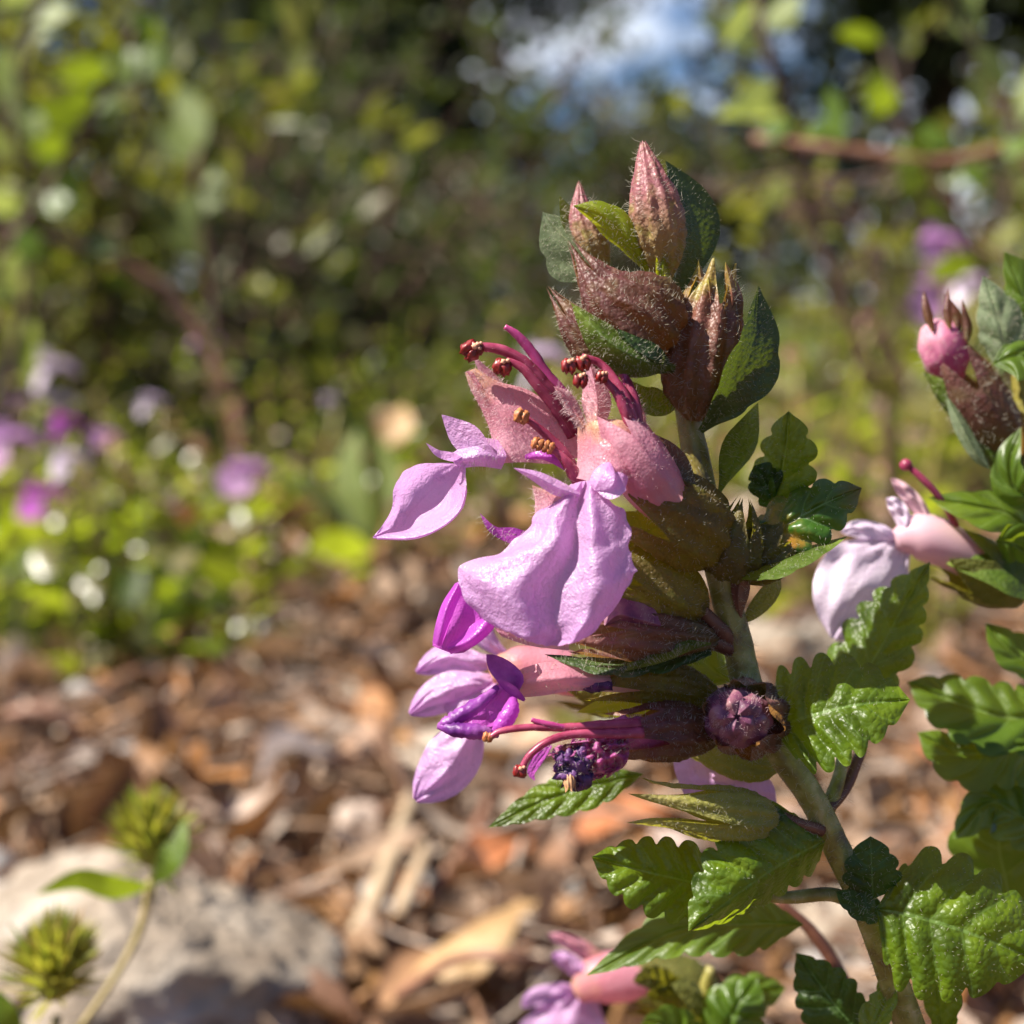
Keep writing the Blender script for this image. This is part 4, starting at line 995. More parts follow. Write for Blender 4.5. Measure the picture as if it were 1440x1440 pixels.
stone(600, 1395, 130, 0, stone_w, 'flat white stone at the bottom between rock and lilac flower', sc=(1, .8, .5), seed=23)
stone(700, 1400, 130, 0, stone_m, 'cream stone tucked beside the bottom lilac flower', sc=(1, .8, .5), seed=24)
stone(820, 1260, 150, 0, stone_w, 'bright cream stone left of the low toothed leaves', sc=(1, .8, .6), seed=25)
stone(1100, 960, 200, 0, stone_m, 'sandy stone seen behind the stem beside the pale flower', sc=(1, .7, .8), seed=31)
stone(1240, 1200, 200, 0, stone_w, 'bright white stone between the stem and the right leaves', sc=(1, .7, .45), seed=33)
stone(1190, 1370, 260, 0, stone_m, 'large tan stone low behind the main stem', sc=(1, .8, .7), seed=35)
stone(500, 1010, 110, 0, stone_m, 'round dull beige stone in the mid litter', sc=(1, .8, .7), seed=37)
stone(370, 905, 60, 0, stone_m, 'paler left one of two small round stones at the foot of the green cover', sc=(1, .8, .8), seed=41)
stone(425, 912, 56, 0, stone_w, 'right one of two small round stones at the foot of the green cover', sc=(1, .8, .8), seed=43)
stone(640, 1110, 300, 0, M('grey_beige_stone', [(.36, .29, .22), (.45, .37, .29), (.52, .43, .35)], 60, rough=.8, bump=.5, bscale=300), 'broad flat grey beige stone behind the wilting flower', sc=(1, .6, .4), seed=47)
stone(750, 840, 110, 0, stone_w, 'grey white stone behind the broad lilac lip', sc=(1, .8, .8), seed=49)
stone(1290, 930, 240, 0, stone_p, 'dull pinkish stone behind the glossy upright leaf', sc=(1, .8, .4), seed=51)

# larger dry leaves, twigs
def dry_leaf(px, py, h, L, Wd, az, tilt, curl, cw, mat, label, seed=0):
    base = G(px, py, h); dd = depth_of(base); L *= K0 * dd * MM; Wd *= K0 * dd * MM
    d = Vector((math.cos(az) * math.cos(tilt), math.sin(az) * math.cos(tilt), math.sin(tilt)))
    s = d.cross(Vector((0, 0, 1))).normalized(); s.rotate(Matrix.Rotation(cw * .3, 3, d)); up = s.cross(d)
    V, U, F = [], [], []
    nr, nc = 24, 10
    for i in range(nr + 1):
        t = i / nr - .5; w_ = lin(SH['ovate'], i / nr) * .9 + .04
        for j in range(nc + 1):
            u = (j / nc - .5) * w_
            z = curl * L * (.25 - t * t) + cw * Wd * u * u * 2 + .05 * L * noise.noise(Vector((t * 6, u * 6, seed)))
            V.append(base + d * L * t + s * Wd * u + up * z); U.append((j / nc, i / nr))
    for i in range(nr):
        for j in range(nc):
            a = i * (nc + 1) + j; F.append((a, a + 1, a + nc + 2, a + nc + 1))
    return solo('dry_leaf', V, F, mat, label, 'dry leaf', 'dry leaves one can tell apart in the litter', U=U, loc=base)
dl = M('dry_leaf_tan', [(.30, .17, .07), (.46, .29, .13), (.55, .38, .2)], 120, rough=.6, trans=.15, tcol=(.6, .35, .12), vein=(.2, .1, .04), nv=7, bump=.3, bscale=600)
do = M('dry_leaf_orange', [(.42, .14, .05), (.55, .22, .09)], 150, rough=.6, trans=.2, tcol=(.7, .3, .1), vein=(.3, .1, .04), nv=7)
dg = M('dry_leaf_grey', [(.30, .24, .22), (.42, .35, .32)], 150, rough=.55, trans=.1, tcol=(.5, .4, .3))
dry_leaf(670, 1320, 14, 210, 130, .5, .35, .3, -.6, dl, 'big tan dry leaf bent over stones below the wilting flower', 1)
dry_leaf(1330, 1085, 12, 130, 80, 2.2, .5, .2, .5, do, 'orange brown dry leaf between the right leaves', 2)
dry_leaf(420, 1085, 10, 120, 60, .2, .3, 1.3, 1.2, dg, 'grey curled dry leaf arching over the small grey stone', 3)
dry_leaf(880, 1160, 8, 170, 90, .3, .2, .4, .4, do, 'rusty dry leaf behind the yellow green calyx', 4)
dry_leaf(120, 1085, 6, 130, 60, .3, .1, .4, .6, dg, 'pale curled dry leaf at the left above the whitish rock', 5)
dry_leaf(700, 1215, 8, 150, 80, .8, .1, .5, .6, do, 'reddish brown dry leaf right of the upright twig', 6)
dry_leaf(560, 600, 60, 70, 60, 1.2, .9, .4, .4, dl, 'sunlit ochre dry leaf caught above the upright leaf pair', 7)
def twig(pts, mat, label):
    w_ = [(*G(a, b, h), r * K0 * depth_of(G(a, b, h)) * MM) for a, b, h, r in pts]
    m_ = MB(); tube(m_, w_, ns=8, seg=6, world=True, rough=.2)
    b0 = Vector(w_[0][:3]); m_.V = [v - b0 for v in m_.V]
    o = link('twig', m_, mat, None); o.location = b0; o['label'] = label; o['category'] = 'twig'; o['group'] = 'twigs lying in the litter'
twig([(490, 1345, 6, 16), (530, 1260, 10, 16), (560, 1180, 10, 13), (578, 1120, 8, 10)], M('pale_twig', [(.35, .25, .15), (.5, .38, .25)], 300, rough=.7), 'thick pale twig pointing away from the rock')
twig([(560, 1290, 10, 12), (590, 1220, 12, 11), (600, 1190, 10, 9)], M('buff_twig', [(.42, .28, .16), (.5, .38, .25)], 300, rough=.7), 'short buff twig right of the thick pale one')
twig([(600, 1260, 8, 10), (660, 1190, 10, 10), (690, 1120, 10, 8)], twig_m, 'red brown twig behind the tan leaf')
twig([(560, 1400, 18, 8), (640, 1350, 24, 8), (720, 1345, 26, 8), (800, 1365, 20, 7)], twig_m, 'thin arched brown twig over the tan leaf')
twig([(0, 1010, 12, 10), (60, 1000, 14, 10), (120, 1040, 8, 8)], twig_m, 'brown twig by the left edge above the litter')

# pebbles strewn on the litter
peb_m = M('pebble', [(.22, .16, .12), (.42, .33, .27), (.30, .22, .17), (.60, .54, .48), (.16, .11, .09)], 200, mode='rand', rough=.75, bump=.3, bscale=500)
nP = 0
while nP < 90:
    y = .14 + .5 * rg0.random() ** 1.2; x = rg0.uniform(-1.15, 1.15) * y * math.tan(FOV / 2)
    m_ = MB(); c_ = Vector((x, y, .006)); blob(m_, c_, rg0.uniform(.0022, .0060), sc=(1, rg0.uniform(.6, 1), rg0.uniform(.5, .8)), rough=.35, fr=2.0, n=8)
    solo('pebble', m_.V, m_.F, [peb_m, stone_w, stone_p][nP % 3], 'small pebble lying loose on the brown litter', 'pebble', 'small pebbles on the litter', loc=c_)
    nP += 1

# shoots of the green ground cover
def shoot(label, h=.055, pairs=7, ll=.013, lw=.008, seed=0, col=gc_m):
    r = np.random.default_rng(seed)
    root = thing('leafy_shoot', (0, 0, 0), label, 'small plant', 'leafy shoots of the green ground cover')
    lean = r.normal(size=2) * .25
    m_ = MB(); tube(m_, [(0, 0, -.006, .0010), (lean[0] * h * .4, lean[1] * h * .4, h * .5, .0009), (lean[0] * h, lean[1] * h, h, .0006)], ns=6, seg=4, world=True)
    link('stem', m_, twig_m, root)
    for k in range(pairs):
        t = (k + 1) / pairs; c = np.array([lean[0] * h * t * t, lean[1] * h * t * t, h * t])
        a = k * 1.57 + r.random() * .5
        for s_ in (0, math.pi):
            d = np.array([[math.cos(a + s_), math.sin(a + s_), .35 + .5 * t]])
            Vn, Fn = leafcloud(c[None], ll * (1.15 - .5 * t), lw * (1.1 - .4 * t), d=d, fold=.3, droop=.12)
            link_np('leaf', Vn, Fn, col, parent=root, smooth=True)
    return root
def copy_thing(src, loc, rz=0., s=1., label=None):
    r_ = src.copy(); C.objects.link(r_); r_.location = loc; r_.rotation_euler = (0, 0, rz); r_.scale = (s,) * 3
    if label: r_['label'] = label
    for ch in src.children:
        c_ = ch.copy(); C.objects.link(c_); c_.parent = r_
        for g_ in ch.children:
            d_ = g_.copy(); C.objects.link(d_); d_.parent = c_
    return r_
SLAB = ['low yellow green leafy shoot in the blurred ground cover', 'taller narrow leafy shoot in the blurred ground cover', 'broad leaved bushy shoot in the blurred ground cover']
protos = [shoot(SLAB[0], seed=1), shoot(SLAB[1], .08, 9, .011, .006, seed=2), shoot(SLAB[2], .045, 6, .016, .011, seed=3)]
def cover_ok(x, y):
    ratio = x / (y * math.tan(FOV / 2))
    edge = (.31 if ratio < -.70 else .31 + .38 * (ratio + .70) if ratio < -.25 else .48) + .02 * math.sin(ratio * 14)
    if ratio > .6: edge = .50
    return y > edge
rg = random.Random(5); k_ = 0; first = [True] * 3
while k_ < 120:
    y = .31 + 1.0 * rg.random() ** 1.5; x = rg.uniform(-1.15, 1.15) * y * math.tan(FOV / 2)
    if not cover_ok(x, y + rg.gauss(0, .05)): continue
    if abs(x / (y * math.tan(FOV / 2)) - .45) < .12 and y < .5: continue
    i = rg.randrange(3)
    if first[i]:
        protos[i].location = (x, y, 0); first[i] = False
    else:
        copy_thing(protos[i], (x, y, 0), rg.uniform(0, 6.28), rg.uniform(.6, 1.05))
    k_ += 1
# low carpet of small leaves between them
p = wedge(34000, .31, 2.6, 1.5, 1.2)
keep = np.array([cover_ok(a, b + rg.gauss(-.02, .05)) and (b > .75 or noise.noise(Vector((a * 16, b * 12, 0))) > -.12) for a, b in p[:, :2]]); p = p[keep]
p[:, 2] = R.random(len(p)) ** 1.3 * np.where(p[:, 1] < .8, .030, .055)
Vn, Fn = leafcloud(p, .0095, .0062, up=1.0)
gcv = link_np('ground_cover', Vn, Fn, gc_m, smooth=True); gcv['kind'] = 'stuff'; gcv['label'] = 'mat of small yellow green leaves behind the dry litter'
p = wedge(2600, .34, 1.6, 1.2, 1.2); p[:, 2] = .005 + R.random(len(p)) * .035
Vn, Fn = curls(p, .010, .006, 0); dd_ = link_np('dead_leaves', Vn, Fn, litter_m, smooth=True); dd_['kind'] = 'stuff'; dd_['label'] = 'faded dry leaves caught among the green ground cover'
# grass-like blades in the middle distance
p = wedge(500, .8, 2.0, 1.0, 1.15, -.1, 1); d = R.normal(size=(len(p), 3)) * .25 + np.array([0, 0, 1.])
Vn, Fn = leafcloud(p, .11, .003, d=d, fold=.2); gr = link_np('grass', Vn, Fn, M('grass_blade', [(.06, .10, .02), (.16, .20, .05), (.26, .24, .10), (.09, .13, .03)], 30, mode='rand', trans=.4, tcol=(.35, .45, .06), rough=.4), smooth=True)
gr['kind'] = 'stuff'; gr['label'] = 'thin grass blades in the blurred middle distance'

# blooming shoots far back: each its own thing
def bloom(px, py, dist, label, s=1., mat=None, two=False):
    dist *= .76; s *= .76
    """lilac flower on a leafy stalk at dist mm along the line of sight, stalk down to the soil"""
    v = (FW + RT * ((px - 720) * K0) + UP * ((720 - py) * K0)); top = CP + v * (dist * MM)
    base = Vector((top.x + rg.uniform(-.01, .01), top.y + rg.uniform(-.01, .015), 0))
    root = thing('blooming_shoot', base, label, 'small flowering plant', 'lilac blooming shoots in the blurred ground cover')
    mt = mat or pet_m
    rel = top - base
    m_ = MB(); tube(m_, [(base.x, base.y, -.005, .0011), (base.x + rel.x * .2, base.y + rel.y * .2, rel.z * .5, .001), (top.x + .003 * s, top.y + .002, top.z - .004, .0008)], ns=6, seg=5, world=True)
    link('stem', m_, stem_m, root)
    for k in range(5):
        c = base.lerp(top, (k + 1) / 6.5); a = k * 1.57 + rg.random()
        for s_ in (0, math.pi):
            Vn, Fn = leafcloud(np.array([c[:]]), .012, .008, d=np.array([[math.cos(a + s_), math.sin(a + s_), .5]]), fold=.3)
            link_np('leaf', Vn - np.array(base[:]), Fn, gc_m, parent=root, smooth=True)
    fl = bpy.data.objects.new('flower', None); C.objects.link(fl); fl.parent = root; fl['_o'] = list(base)
    for q in range(2 if two else 1):
        t0 = top + Vector((0, 0, -.010 * q * s))
        m_ = MB(); tube(m_, [(t0.x + .006 * s, t0.y + .002, t0.z - .003 * s, .0008 * s), (t0.x + .002 * s, t0.y, t0.z, .0012 * s), (t0.x - .003 * s, t0.y - .001, t0.z, .0010 * s)], ns=8, seg=4, world=True)
        link('corolla_tube', m_, mt, fl)
        for (dx, dz, L_, W_) in ((-.4, -1, .011, .009), (-1, .1, .006, .004), (-.5, .9, .005, .004)):
            Vn, Fn = leafcloud(np.array([[t0.x - .002 * s, t0.y - .001, t0.z]]), L_ * s, W_ * s, d=np.array([[dx, -.3, dz]]), fold=.2)
            link_np('petal', Vn - np.array(base[:]), Fn, mt, parent=fl, smooth=True)
    return root
bloom(80, 512, 560, 'lilac bloom highest at the left edge of the cover', 1.35, pet_pale, True)
bloom(288, 472, 640, 'small magenta lilac bloom alone before the dark shrub', 1.1)
bloom(352, 655, 420, 'round lilac bloom standing alone left of the upright leaf pair', 1.2)
bloom(22, 612, 430, 'pink lilac bloom cut by the left edge', 1.3)
bloom(100, 640, 430, 'pinkish bloom between the edge bloom and the magenta one', .9, pet_pale)
bloom(68, 690, 410, 'deep magenta bud low near the left edge', 1.0, pet_mag)
bloom(95, 590, 470, 'crimson pink bud beside the pale dry stalks', .8, pet_mag)
bloom(1325, 335, 400, 'two tiered lilac bloom above the round pink bud', 1.25, pet_m, True)
bloom(1368, 392, 390, 'pale lilac bloom half behind the upper right leaves', 1.0, pet_pale)
bloom(1338, 285, 430, 'tiny pink bud high on the right', .5, pet_pink)
bloom(765, 495, 330, 'pale lilac bloom directly behind the crimson stamens', 1.1, pet_pale)
bloom(1220, 445, 500, 'dusty pink bud low in the right green cover', .5, pet_pink)
bloom(1115, 495, 480, 'faded pink bud right of the dark bract', .6, pet_pink)

bloom(150, 610, 480, 'small lilac bloom low between the pale stalks at the left', .8)
bloom(215, 560, 520, 'whitish lilac bloom above the green cover left of centre', .8, pet_pale)
bloom(30, 560, 520, 'lilac bloom low at the left edge above the pink one', .8)
bloom(465, 560, 560, 'faint lilac bloom near the upright pale leaf pair', .6, pet_pale)
# shrubs with branches
def shrub(name, base, h, spread, nb, nleaf, ll, lw, mat, label, cat='shrub', group=None, seed=0, bmat=None, bare=.15, wind=(0, 0), rr0=.004, sub=5):
    r = np.random.default_rng(seed)
    root = thing(name, base, label, cat, group)
    segs = []
    m_ = MB(); B0 = np.array(base[:], dtype=float)
    def grow(p0, d, L, rad, lev):
        pts = [p0]; q = p0.copy(); dd = d.copy()
        for i in range(4):
            dd = unit(dd + r.normal(size=3) * .22 + np.array([wind[0], wind[1], .06])); q = q + dd * L / 4; pts.append(q.copy())
        tube(m_, [(*a, rad * (1 - .16 * i)) for i, a in enumerate(pts)], ns=6, seg=2, world=True)
        if lev > 0: segs.extend(zip(pts[:-1], pts[1:]))
        if lev < 2:
            for i in range(1, 5):
                for _ in range(2 if lev == 0 else 1 + (sub > 5)):
                    nd = unit(dd * .6 + r.normal(size=3) * .75); grow(pts[i], nd, L * r.uniform(.3, .6), rad * .5, lev + 1)
    for k in range(nb):
        a = r.random() * 6.28
        d = unit(np.array([math.cos(a) * spread, math.sin(a) * spread, 1.]))
        grow(B0 + np.array([math.cos(a), math.sin(a), 0]) * .01, d, h * r.uniform(.7, 1.1), rr0, 0)
    link('branches', m_, bmat or dark_twig, root)
    sg = np.array(segs); idx = r.integers(0, len(sg), nleaf); t = r.random((nleaf, 1))
    p = sg[idx, 0] * (1 - t) + sg[idx, 1] * t + r.normal(size=(nleaf, 3)) * ll * .2
    d = unit(sg[idx, 1] - sg[idx, 0]) * .6 + r.normal(size=(nleaf, 3)) * .7
    ok = p[:, 2] > .0
    Vn, Fn = leafcloud(p[ok], ll, lw, d=d[ok], fold=.3)
    o = link_np('foliage', Vn - B0, Fn, mat, parent=root, smooth=True)
    return root
SG = 'sunlit shrubs behind the ground cover on the left'
shrub('shrub', (-.20, .62, 0), .19, .5, 9, 900, .021, .0105, sh_m, 'bright yellow green shrub filling the upper left corner', seed=1, group=SG, rr0=.0025)
shrub('shrub', (-.36, .80, 0), .26, .6, 9, 1100, .023, .011, sh_m, 'tall pale leaved shrub rising beyond the left edge', seed=2, group=SG, rr0=.003)
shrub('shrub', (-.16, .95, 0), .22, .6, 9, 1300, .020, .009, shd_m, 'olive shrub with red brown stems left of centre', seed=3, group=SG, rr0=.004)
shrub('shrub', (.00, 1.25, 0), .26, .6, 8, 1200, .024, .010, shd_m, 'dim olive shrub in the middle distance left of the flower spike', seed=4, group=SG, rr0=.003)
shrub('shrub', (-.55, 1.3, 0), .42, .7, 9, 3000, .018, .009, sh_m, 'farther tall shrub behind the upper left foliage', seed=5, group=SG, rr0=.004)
shrub('shrub', (-.20, 1.75, 0), .40, .7, 9, 3000, .02, .009, shd_m, 'shade-darkened olive shrub far back above the centre left', seed=6, group=SG, rr0=.004)
SR = 'loose shrubs behind the right hand leaves'
shrub('shrub', (.19, .50, 0), .15, .5, 5, 380, .013, .008, sh_m, 'airy shrub with red brown stems at the upper right', seed=7, group=SR, rr0=.0022)
shrub('shrub', (.27, .62, 0), .17, .6, 6, 700, .014, .008, sh_m, 'pale leaved shrub cut by the right edge', seed=8, group=SR, rr0=.003)
shrub('shrub', (.42, 1.2, 0), .24, .6, 7, 1300, .018, .009, shd_m, 'shade-darkened low shrub far behind on the right', seed=9, group=SR, rr0=.003)
shrub('shrub', (.22, 1.5, 0), .09, .7, 7, 1300, .018, .009, shd_m, 'low shade-darkened shrub behind the topmost bud', seed=10, group=SR, rr0=.003)

shrub('shrub', (.62, .95, 0), .24, .6, 7, 900, .02, .010, sh_m, 'leafy shrub standing beyond the right edge', seed=12, group=SR, rr0=.003)
shrub('shrub', (-.75, 1.0, 0), .28, .6, 7, 900, .02, .010, sh_m, 'leafy shrub standing beyond the left edge', seed=13, group=SG, rr0=.003)
# trees
def tree(base, h, lobes, nleaf, label, seed, ll=.09, lw=.045):
    r = np.random.default_rng(seed); B0 = np.array(base, dtype=float)
    root = thing('tree', base, label, 'tree', 'dark evergreen trees closing the view')
    m_ = MB(); tube(m_, [(base[0], base[1], -.1, .09), (base[0] + .05, base[1], h * .4, .07), (base[0] - .03, base[1], h * .8, .04), (base[0], base[1], h, .015)], ns=12, seg=5, world=True, rough=.2)
    for c, s_ in lobes:
        c = np.array(c); st = B0 + np.array([0, 0, h * r.uniform(.15, .5)])
        tube(m_, [(*st, .035), (*(st * .5 + c * .5 + r.normal(size=3) * .05), .025), (*c, .008)], ns=7, seg=4, world=True)
    link('trunk', m_, bark_m, root)
    P_ = []
    vol = np.array([s_[0] * s_[1] * s_[2] for c, s_ in lobes]); vol = vol / vol.sum()
    for (c, s_), f in zip(lobes, vol):
        n = int(nleaf * f); v = unit(r.normal(size=(n, 3))) * (r.random((n, 1)) ** .45)
        q = v * np.array(s_)
        # clumps: pull leaves to branch-end centres
        cc = unit(r.normal(size=(26, 3))) * r.uniform(.45, 1, (26, 1)) * np.array(s_)
        i = r.integers(0, 26, n); q = np.where(r.random((n, 1)) < .7, cc[i] + r.normal(size=(n, 3)) * .20 * np.array(s_).mean(), q)
        P_.append(q + np.array(c))
    p = np.concatenate(P_); p = p[p[:, 2] > .02]
    Vn, Fn = leafcloud(p, ll, lw, fold=.3)
    link_np('crown', Vn - B0, Fn, tree_l, parent=root, smooth=True)
    return root
tree((-2.6, 6.2, 0), 4.2, [((-2.9, 6.0, 1.2), (1.3, .9, 1.3)), ((-2.0, 6.2, 2.6), (1.4, .9, 1.2)), ((-1.5, 6.0, .7), (.8, .6, .8))], 17000, 'shade-darkened evergreen behind the shrubs at the far left', 1)
tree((-.9, 5.4, 0), 3.6, [((-.70, 5.3, .8), (.72, .6, .95)), ((-.50, 5.5, 1.75), (.80, .7, .8)), ((-.45, 5.2, .4), (.5, .5, .5))], 16000, 'shade-darkened evergreen just left of the patch of sky', 2)
tree((-.35, 7.5, 0), 5.0, [((.1, 7.4, .45), (1.2, .6, .66)), ((1.1, 7.4, .45), (.9, .6, .62)), ((.0, 7.6, 1.75), (.5, .5, .5)), ((.1, 7.5, 3.2), (1.4, .9, 1.9))], 24000, 'tree whose low boughs hang over the patch of sky', 3)
tree((1.55, 5.4, 0), 3.6, [((1.12, 5.3, .75), (.6, .6, 1.0)), ((1.75, 5.4, 1.8), (.9, .7, .9)), ((2.3, 5.3, .9), (.8, .6, .9))], 14000, 'shade-darkened evergreen just right of the patch of sky', 4)
tree((3.1, 6.6, 0), 4.2, [((3.1, 6.4, 1.2), (1.2, .9, 1.3)), ((3.4, 6.4, 2.6), (1.4, .9, 1.2))], 7000, 'shade-darkened evergreen behind the foliage at the far right', 5)

# seed heads at the lower left, near the lens
def seed_head(px, py, z, s, label, stalk, leaves):
    base = P(*stalk[-1][:3])
    root = thing('seed_head_plant', Vector((base.x, base.y, 0)), label, 'small plant', 'bristly green seed heads by the rocks')
    b0 = root.location
    m_ = MB(); tube(m_, stalk, ns=8, seg=5)
    e = P(*stalk[-1][:3]); tube(m_, [(e.x, e.y, e.z, .0005), (b0.x, b0.y, -.002, .0006)], ns=6, seg=3, world=True)
    link('stalk', m_, M('stalk_straw', [(.30, .24, .08), (.42, .32, .14)], 900, rough=.5), root)
    c = P(px, py, z); n = 340
    r = np.random.default_rng(int(px))
    v = unit(r.normal(size=(n, 3)) * np.array([1, 1, .8]) + np.array([0, 0, .7])) ; rad = W(60 * s, z)
    p = np.array(c[:]) + v * rad * .30 * np.array([1, 1, 1.3])
    Vn, Fn = leafcloud(p, rad * 1.0, rad * .13, d=v + np.array([0, 0, .75]), fold=.3)
    link_np('bristles', Vn - np.array(b0[:]), Fn, M('bract_tip', [(.12, .22, .03), (.32, .36, .06), (.38, .20, .08), (.46, .44, .18), (.16, .28, .04), (.5, .32, .18)], 900, mode='rand', trans=.4, tcol=(.7, .7, .05), rough=.4), parent=root, smooth=True)
    m_ = MB(); blob(m_, c, rad * .4, rough=.2, sc=(1, 1, 1.2)); link('core', m_, cal_dry, root)
    for mid, wa, wb in leaves:
        put_leaf(mid, wa, wb, -.8, .8, leaf_soft, par=root, shape='ovate', teeth=0, puck=.2)
seed_head(212, 1190, -46, 1.0, 'bristly yellow green seed head on a thin bent stalk before the rock', [(212, 1235, -46, 7), (200, 1300, -46, 6), (165, 1370, -45, 5), (110, 1450, -44, 5)],
          [([(215, 1245, -45), (160, 1252, -43), (110, 1240, -42), (50, 1258, -42)], 14, 22), ([(218, 1245, -44), (235, 1215, -43), (250, 1190, -43), (262, 1150, -44)], 20, 18)])
seed_head(78, 1375, -34, 1.15, 'yellowish bristly seed head at the bottom left corner', [(80, 1430, -34, 7), (70, 1500, -34, 6), (66, 1600, -34, 6)],
          [([(40, 1460, -34), (10, 1440, -33), (-10, 1410, -33), (-30, 1390, -34)], 24, 24)])
# upright pair of leaves behind the left flower
p5 = thing('young_plant', G(520, 860, 0), 'young plant with an upright pale green leaf pair left of the lilac flowers', 'small plant')
pale_m = M('pale_leaf', [(.18, .25, .06), (.32, .38, .14)], 300, trans=.5, tcol=(.68, .78, .16), rough=.5, vein=(.3, .36, .16), nv=5)
def far_leaf(q, wa, wb, mat=None): put_leaf(q, wa, wb, -3, 3, mat or pale_m, par=p5, shape='ovate', teeth=0, puck=1.5)
Z5 = -290
m_ = MB(); e = P(520, 760, Z5); bb0 = p5.location; tube(m_, [(e.x, e.y, e.z, .0012), (bb0.x, bb0.y, -.002, .0014)], ns=6, seg=3, world=True); link('stem', m_, stem_m, p5)
far_leaf([(522, 770, Z5), (500, 720, Z5), (492, 660, Z5), (505, 600, Z5)], 26, 24)
far_leaf([(525, 770, Z5), (540, 720, Z5), (545, 670, Z5), (535, 610, Z5)], 22, 24)
far_leaf([(525, 775, Z5), (490, 768, Z5 + 10), (460, 765, Z5 + 14), (430, 775, Z5 + 18)], 26, 22, gc_m)
far_leaf([(510, 760, Z5), (470, 715, Z5), (430, 685, Z5), (390, 670, Z5)], 10, 12, silver_m)

# sprigs reaching in at the top corners
def sprig(path, r, n, L_, W_, mat, label, seed, bm=None, span=(.25, 1.), foot=None):
    e = P(*path[0]); base = Vector((e.x, e.y, 0)) if foot is None else Vector(foot)
    root = thing('leafy_sprig', base, label, 'branch', 'leafy sprigs reaching in at the top')
    m_ = MB(); tube(m_, [(*q, r * (1 - .5 * i / len(path))) for i, q in enumerate(path)], ns=8, seg=6, rough=.15)
    tube(m_, [(base.x, base.y, -.003, W(r, path[0][2]) * 1.3), ((e.x + base.x) / 2 + .004, (e.y + base.y) / 2, e.z * .5, W(r, path[0][2]) * 1.2), (e.x, e.y, e.z, W(r, path[0][2]))], ns=8, seg=5, world=True)
    link('stem', m_, bm or dark_twig, root)
    q_ = random.Random(seed)
    for k in range(n):
        t = span[0] + (span[1] - span[0]) * k / max(n - 1, 1)
        x, y, z = cr(path, t); an = q_.uniform(0, 6.28); l = L_ * q_.uniform(.6, 1.2); dz = q_.uniform(-6, 6)
        tipx, tipy = x + math.cos(an) * l, y + math.sin(an) * l - .15 * l
        put_leaf([(x, y, z), ((x * 2 + tipx) / 3, (y * 2 + tipy) / 3 - l * .06, z + dz * .4), ((x + tipx * 2) / 3, (y + tipy * 2) / 3 - l * .07, z + dz * .8), (tipx, tipy, z + dz)],
                 W_ * q_.uniform(.3, 1), W_ * q_.uniform(.6, 1.1), -2, 2, mat, par=root, shape='ovate', teeth=0, puck=.6, rows=14, nu=4)
    return root
sprig([(1640, 420, -190), (1540, 250, -190), (1440, 208, -190), (1330, 228, -185), (1200, 212, -185), (1060, 195, -190)], 11, 9, 70, 18, leaf_soft, 'bare reddish brown branch crossing the upper right corner', 3, bm=twig_m, span=(.3, 1.))
sprig([(1450, 620, -210), (1400, 420, -210), (1330, 280, -205), (1275, 170, -205), (1240, 60, -210)], 7, 9, 75, 24, leaf_soft, 'upright sprig with broad yellow green leaves at the upper right', 4, span=(.25, 1.))
sprig([(1240, 560, -260), (1150, 330, -255), (1120, 190, -250), (1075, 60, -245), (1060, -60, -250)], 8, 6, 110, 30, pale_m, 'tall stalk with large pale green leaves right of the sky', 12, span=(.55, .95))
sprig([(1480, 300, -230), (1400, 120, -230), (1340, 0, -230), (1300, -60, -230)], 7, 9, 85, 26, pale_m, 'leafy stalk leaning in from the top right corner', 6, span=(.2, .95))
sprig([(-160, 640, -300), (-40, 430, -300), (70, 260, -295), (150, 120, -290), (230, -40, -290)], 8, 20, 80, 26, leaf_soft, 'yellow green leafy sprig in the upper left corner', 7, span=(.3, 1.))
sprig([(-60, 700, -330), (20, 500, -330), (40, 330, -325), (20, 140, -320), (60, -20, -320)], 8, 18, 85, 24, sh2 if 'sh2' in globals() else pale_m, 'pale leafy sprig along the left edge', 8, span=(.3, 1.))
sprig([(330, 560, -420), (262, 440, -420), (205, 390, -415), (110, 345, -410), (-20, 320, -410)], 12, 5, 80, 22, leaf_soft, 'red brown stem slanting across the left background', 9, bm=twig_m, span=(.5, 1.))
sprig([(300, 560, -440), (302, 440, -440), (288, 330, -435), (275, 250, -430), (282, 210, -430)], 8, 5, 85, 24, pale_m, 'short upright brown stem in the left background', 10, bm=dark_twig, span=(.4, 1.))
# ---------------------------------------------------------------- camera, light, sky
cam = bpy.data.cameras.new('camera'); co = bpy.data.objects.new('camera', cam); C.objects.link(co)
co.location = CP
co.rotation_euler = (math.pi / 2 - PITCH, 0, 0)
cam.sensor_width = 36; cam.lens = 18 / math.tan(FOV / 2)
cam.clip_start = .005; cam.clip_end = 500
cam.dof.use_dof = True; cam.dof.focus_distance = (D - 1.0) * MM
APERTURE = 1.2                      # mm
cam.dof.aperture_fstop = cam.lens / APERTURE
sc = bpy.context.scene; sc.camera = co
SUN_EL, SUN_AZ = math.radians(51), math.radians(-101)      # azimuth from +Y, clockwise
sd = Vector((math.sin(SUN_AZ) * math.cos(SUN_EL), math.cos(SUN_AZ) * math.cos(SUN_EL), math.sin(SUN_EL)))
sl = bpy.data.lights.new('sun', 'SUN'); sl.energy = 5.0; sl.angle = math.radians(.5); sl.color = (1, .93, .82)
so = bpy.data.objects.new('sun', sl); C.objects.link(so)
so.rotation_euler = sd.to_track_quat('Z', 'Y').to_euler()
w = bpy.data.worlds.new('World'); sc.world = w; w.use_nodes = True
nt = w.node_tree; N = nt.nodes; L = nt.links
for n in list(N): N.remove(n)
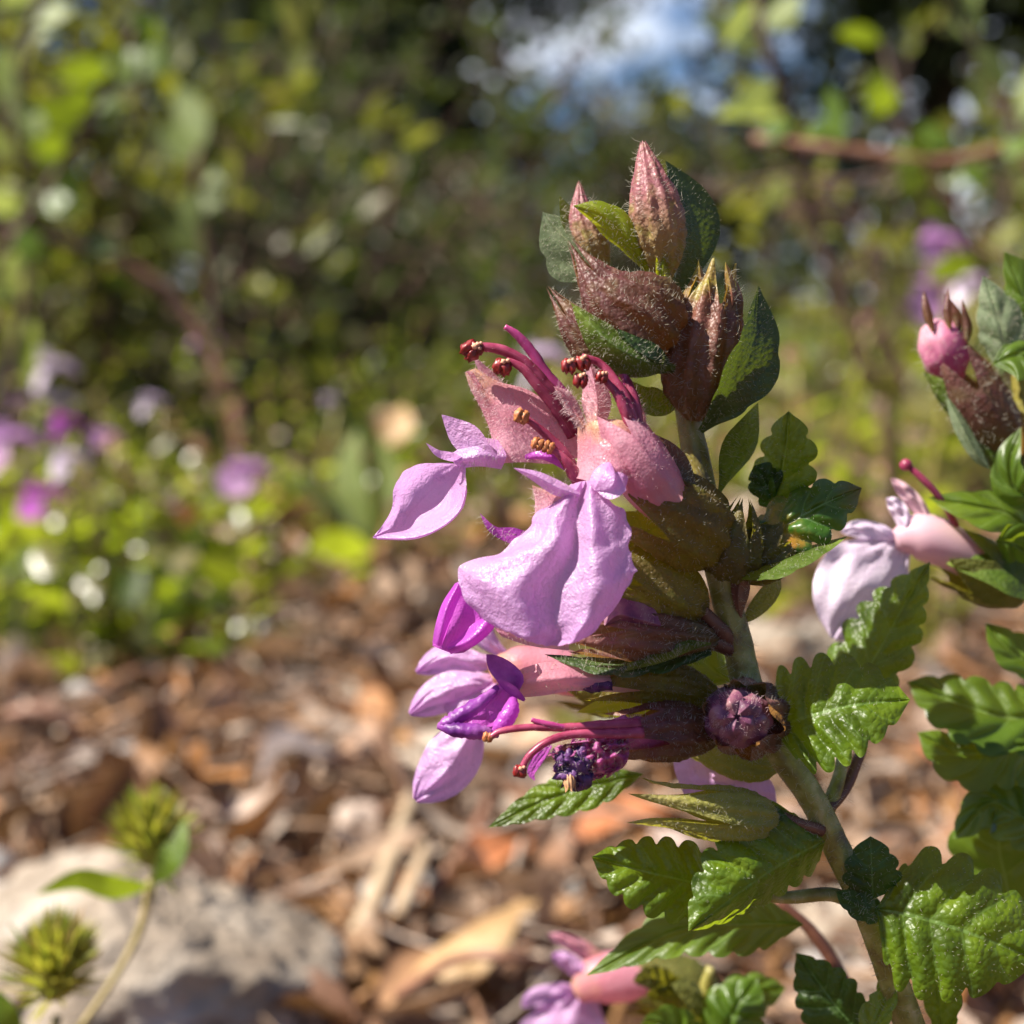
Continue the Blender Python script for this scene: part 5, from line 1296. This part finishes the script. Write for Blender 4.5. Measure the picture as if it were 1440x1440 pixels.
wo = N.new('ShaderNodeOutputWorld'); bg = N.new('ShaderNodeBackground'); sky = N.new('ShaderNodeTexSky')
sky.sky_type = 'NISHITA'; sky.sun_disc = False; sky.sun_elevation = SUN_EL; sky.sun_rotation = SUN_AZ
tc = N.new('ShaderNodeTexCoord'); ns_ = N.new('ShaderNodeTexNoise'); ns_.inputs['Scale'].default_value = 5.5; ns_.inputs['Detail'].default_value = 5
mp = N.new('ShaderNodeMapping'); mp.inputs['Scale'].default_value = (1, 1, 1.8); mp.inputs['Location'].default_value = (.32, .1, .25)
L.new(tc.outputs['Generated'], mp.inputs[0]); L.new(mp.outputs[0], ns_.inputs['Vector'])
cr_ = N.new('ShaderNodeValToRGB'); cr_.color_ramp.elements[0].position = .41; cr_.color_ramp.elements[1].position = .60
L.new(ns_.outputs[0], cr_.inputs[0])
bl = N.new('ShaderNodeMix'); bl.data_type = 'RGBA'; bl.blend_type = 'MULTIPLY'; bl.inputs[0].default_value = 1; bl.inputs[7].default_value = (.66, .80, 1.05, 1)
L.new(sky.outputs[0], bl.inputs[6])
mx = N.new('ShaderNodeMix'); mx.data_type = 'RGBA'
dp = N.new('ShaderNodeVectorMath'); dp.operation = 'DOT_PRODUCT'; L.new(tc.outputs['Generated'], dp.inputs[0])
dp.inputs[1].default_value = (.11, .97, .16)
mr = N.new('ShaderNodeMapRange'); mr.inputs['From Min'].default_value = .90; mr.inputs['From Max'].default_value = .985; L.new(dp.outputs['Value'], mr.inputs['Value'])
mm = N.new('ShaderNodeMath'); mm.operation = 'MULTIPLY'; L.new(cr_.outputs[0], mm.inputs[0]); L.new(mr.outputs[0], mm.inputs[1])
L.new(mm.outputs[0], mx.inputs[0]); L.new(bl.outputs[2], mx.inputs[6]); mx.inputs[7].default_value = (13.5, 14.2, 15.5, 1)
L.new(mx.outputs[2], bg.inputs[0]); bg.inputs[1].default_value = .05; L.new(bg.outputs[0], wo.inputs[0])
sc.view_settings.view_transform = 'Standard'; sc.view_settings.look = 'None'; sc.view_settings.exposure = 1.12; sc.view_settings.gamma = 1
sc.render.engine = 'CYCLES'
sc.cycles.use_denoising = True
try: sc.cycles.denoiser = 'OPENIMAGEDENOISE'
except Exception: pass
sc.cycles.max_bounces = 8; sc.cycles.transparent_max_bounces = 8
sc.cycles.diffuse_bounces = 3; sc.cycles.glossy_bounces = 2
sc.cycles.sample_clamp_indirect = 6
